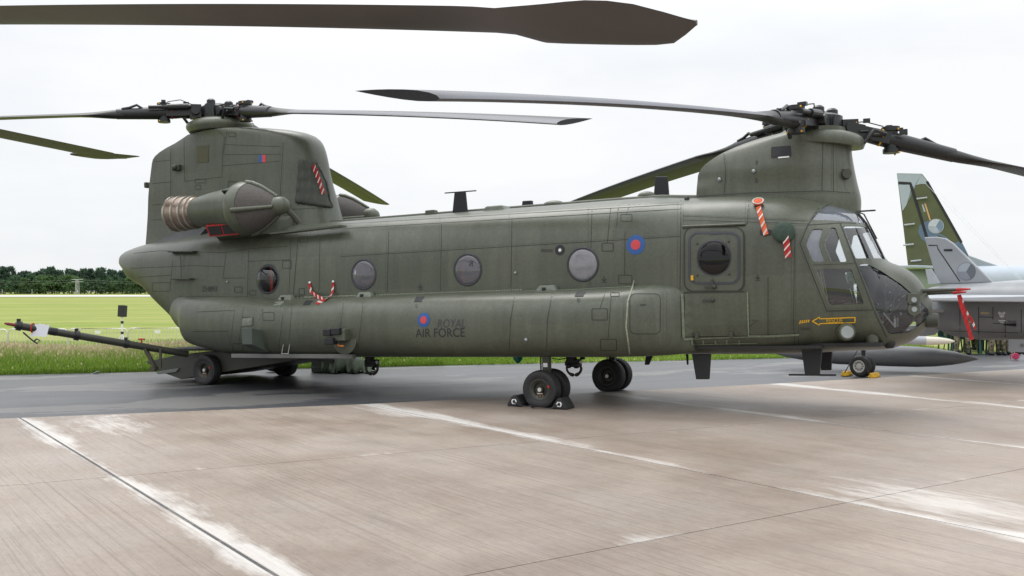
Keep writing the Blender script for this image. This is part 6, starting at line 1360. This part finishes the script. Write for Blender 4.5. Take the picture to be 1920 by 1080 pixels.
def hand_mesh(s):
    g = MB(); c_ = Vector((s*.12, -.37, .645)); g.sphere(c_, .035, .045, .018, 10, 6)
    for k in range(4): x = (k-1.5)*.017; L_f = (.06, .072, .068, .05)[k]; g.tube([c_+Vector((x, -.035, 0)), c_+Vector((x, -.035-L_f*.55, -.004)), c_+Vector((x, -.035-L_f*.9, -.025))], [.009, .008, .006], 6)
    g.tube([c_+Vector((-s*.03, .0, 0)), c_+Vector((-s*.055, -.03, -.005)), c_+Vector((-s*.05, -.055, -.012))], [.010, .009, .007], 6); return g.mesh('hand', SKIN, 60)
PH = [hand_mesh(-1), hand_mesh(1)]
g = MB(); g.sphere((-.155, -.50, .05), .055, .13, .05, 12, 8); g2 = MB(); g2.sphere((.155, -.50, .05), .055, .13, .05, 12, 8); BOOTS = [g.mesh('boot', BLKM, 60), g2.mesh('boot', BLKM, 60)]
CHAIRM = mat('green_plastic', (.010, .065, .050), .4, var=.1)
def chair_parts():
    g = MB(); g.box((0, 0, .43), (.46, .44, .03)); seat = g.mesh('seat', CHAIRM); g = MB(); g.loft([[Vector((x, .20+.04*(1-(x/.23)**2)+dy, z)) for x in (-.23, -.1, .1, .23)]+[Vector((x, .225+.04*(1-(x/.23)**2)+dy, z)) for x in (.23, .1, -.1, -.23)] for z, dy in ((.43, 0), (.65, .03), (.86, .08))]); back = g.mesh('backrest', CHAIRM, 50)
    legs = []
    for sx in (-1, 1):
        for sy in (-1, 1): g = MB(); g.bar((sx*.2, sy*.18, .43), (sx*.23, sy*.22, 0), .05, .03); legs.append(g.mesh('leg', CHAIRM))
    arms = []
    for sx in (-1, 1): g = MB(); g.tube([(sx*.24, -.18, .42), (sx*.25, -.16, .64), (sx*.25, .2, .66)], .02, 6); arms.append(g.mesh('armrest', CHAIRM, 60))
    return [('seat', seat), ('backrest', back)]+[('leg', q) for q in legs]+[('armrest', q) for q in arms]
CP = chair_parts()
crew = [(1792, 663, 15, 'leftmost seated crew member in camouflage, behind the drop tank nose'), (1812, 664, -20, 'crew member in camouflage seated just right of the drop tank nose'), (1848, 665, 25, 'crew member in camouflage leaning forward on a green chair under the jet'), (1872, 665, -8, 'crew member in camouflage seated below the white crest on the jet'), (1888, 664, 12, 'rightmost seated crew member in camouflage beside the nose gear door')]
crew += [(1802, 659.5, 30, 'crew member in camouflage in the second row, left of the others'), (1834, 660, -25, 'crew member in camouflage in the second row, beside the red streamer end'), (1861, 660, 5, 'crew member in camouflage in the second row, behind the leaning one')]
for k, (px, py, rz, lb) in enumerate(crew):
    b_ = ground(px, py, 0); b_.y += .35; b_.z = -.008
    if (Vector((b_.x, b_.y))-EDGE_P).dot(EDGE_N) > 0: b_.z = terrain_z((b_.x, b_.y))
    p_ = empty('person', b_, (0, 0, R(rz)), lb, 'person', 'crew seated beyond the jet')
    for nm, me in (('body', PBODY), ('head', PHEAD), ('hair', PHAIR), ('hand', PH[0]), ('hand', PH[1]), ('boot', BOOTS[0]), ('boot', BOOTS[1])):
        o = bpy.data.objects.new(nm, me); C.objects.link(o); o.parent = p_
    ch = empty('chair', b_, (0, 0, R(rz)), 'green plastic chair under the '+('leftmost front row', 'second front row', 'third front row', 'fourth front row', 'rightmost front row', 'left back row', 'middle back row', 'right back row')[k]+' seated crew member', 'chair', 'green plastic chairs beyond the jet')
    for nm, me in CP: o = bpy.data.objects.new(nm, me); C.objects.link(o); o.parent = ch
e_ = empty('tow_dolly', ground(1904, 674), (0, 0, R(-20)), 'small black bar with a pink red wheel near the right edge', 'dolly')
g = MB(); g.bar((-.08, 0, .26), (.35, 0, .1), .07, .07); g.build('bar', BLACK, e_); g = MB(); g.lathe([(.02, -.05), (.07, -.05), (.085, 0), (.07, .05), (.02, .05)], (0, -.06, .085), 'Y', 18); g.build('wheel', mat('pink_red', (.45, .03, .10), .5), e_, smooth=40); g = MB(); g.box((-.12, -.06, .07), (.02, .06, .13)); g.build('stop', mat('pink_red', (.45, .03, .10), .5), e_)

# ================================================================== BLADES OF A HELICOPTER BESIDE THE CAMERA
nh = Vector((-7.2, 9.94, 4.46)); rb = empty('rotor', nh, label='brown rotor blades of another helicopter reaching in from the left', cat='rotor')
def tipshape(r_, c_):
    cs = pchip([1.7, 2.6, 7.92, 8.08, 8.4, 8.8, 9.0, 9.15, 9.3], [.2, .62, .62, .80, .88, .95, .85, .5, .05]); of = pchip([1.7, 7.92, 8.08, 8.4, 8.8, 9.0, 9.15, 9.3], [0, 0, .166, .13, .06, .03, -.08, -.22]); return cs(r_), of(r_)
g = MB(); g.lathe([(.25, -.5), (.3, -.15), (.5, -.1), (.5, .12), (.3, .2), (.1, .25)], (0, 0, 0), 'Z', 20); g.build('hub', BLACK, rb, smooth=40)
g = MB(); g.tube([(0, 0, -.5), (0, 0, -1.6)], .16, 14); g.build('mast', BLACK, rb, smooth=40)
for az, dr, rz, cn in ((-26, 1.187, 0, 0), (93.4, 0, -.73, .064), (213, .8, 0, 0)):
    u = Vector((math.cos(R(az)), math.sin(R(az)), 0)); g = MB(); g.tube([u*.2+Vector((0, 0, rz)), u*1.9+Vector((0, 0, rz-.05+cn*1.9))], .11, 12); g.build('blade_grip', BLACK, rb, smooth=40)
    blade('blade', (0, 0, rz), az, dr, 1, [NEARB, NEARB, NEARB], rb, Rr=9.3, ch=.62, tip=tipshape, root=1.7, n_=48, pitch=2, coning=cn)
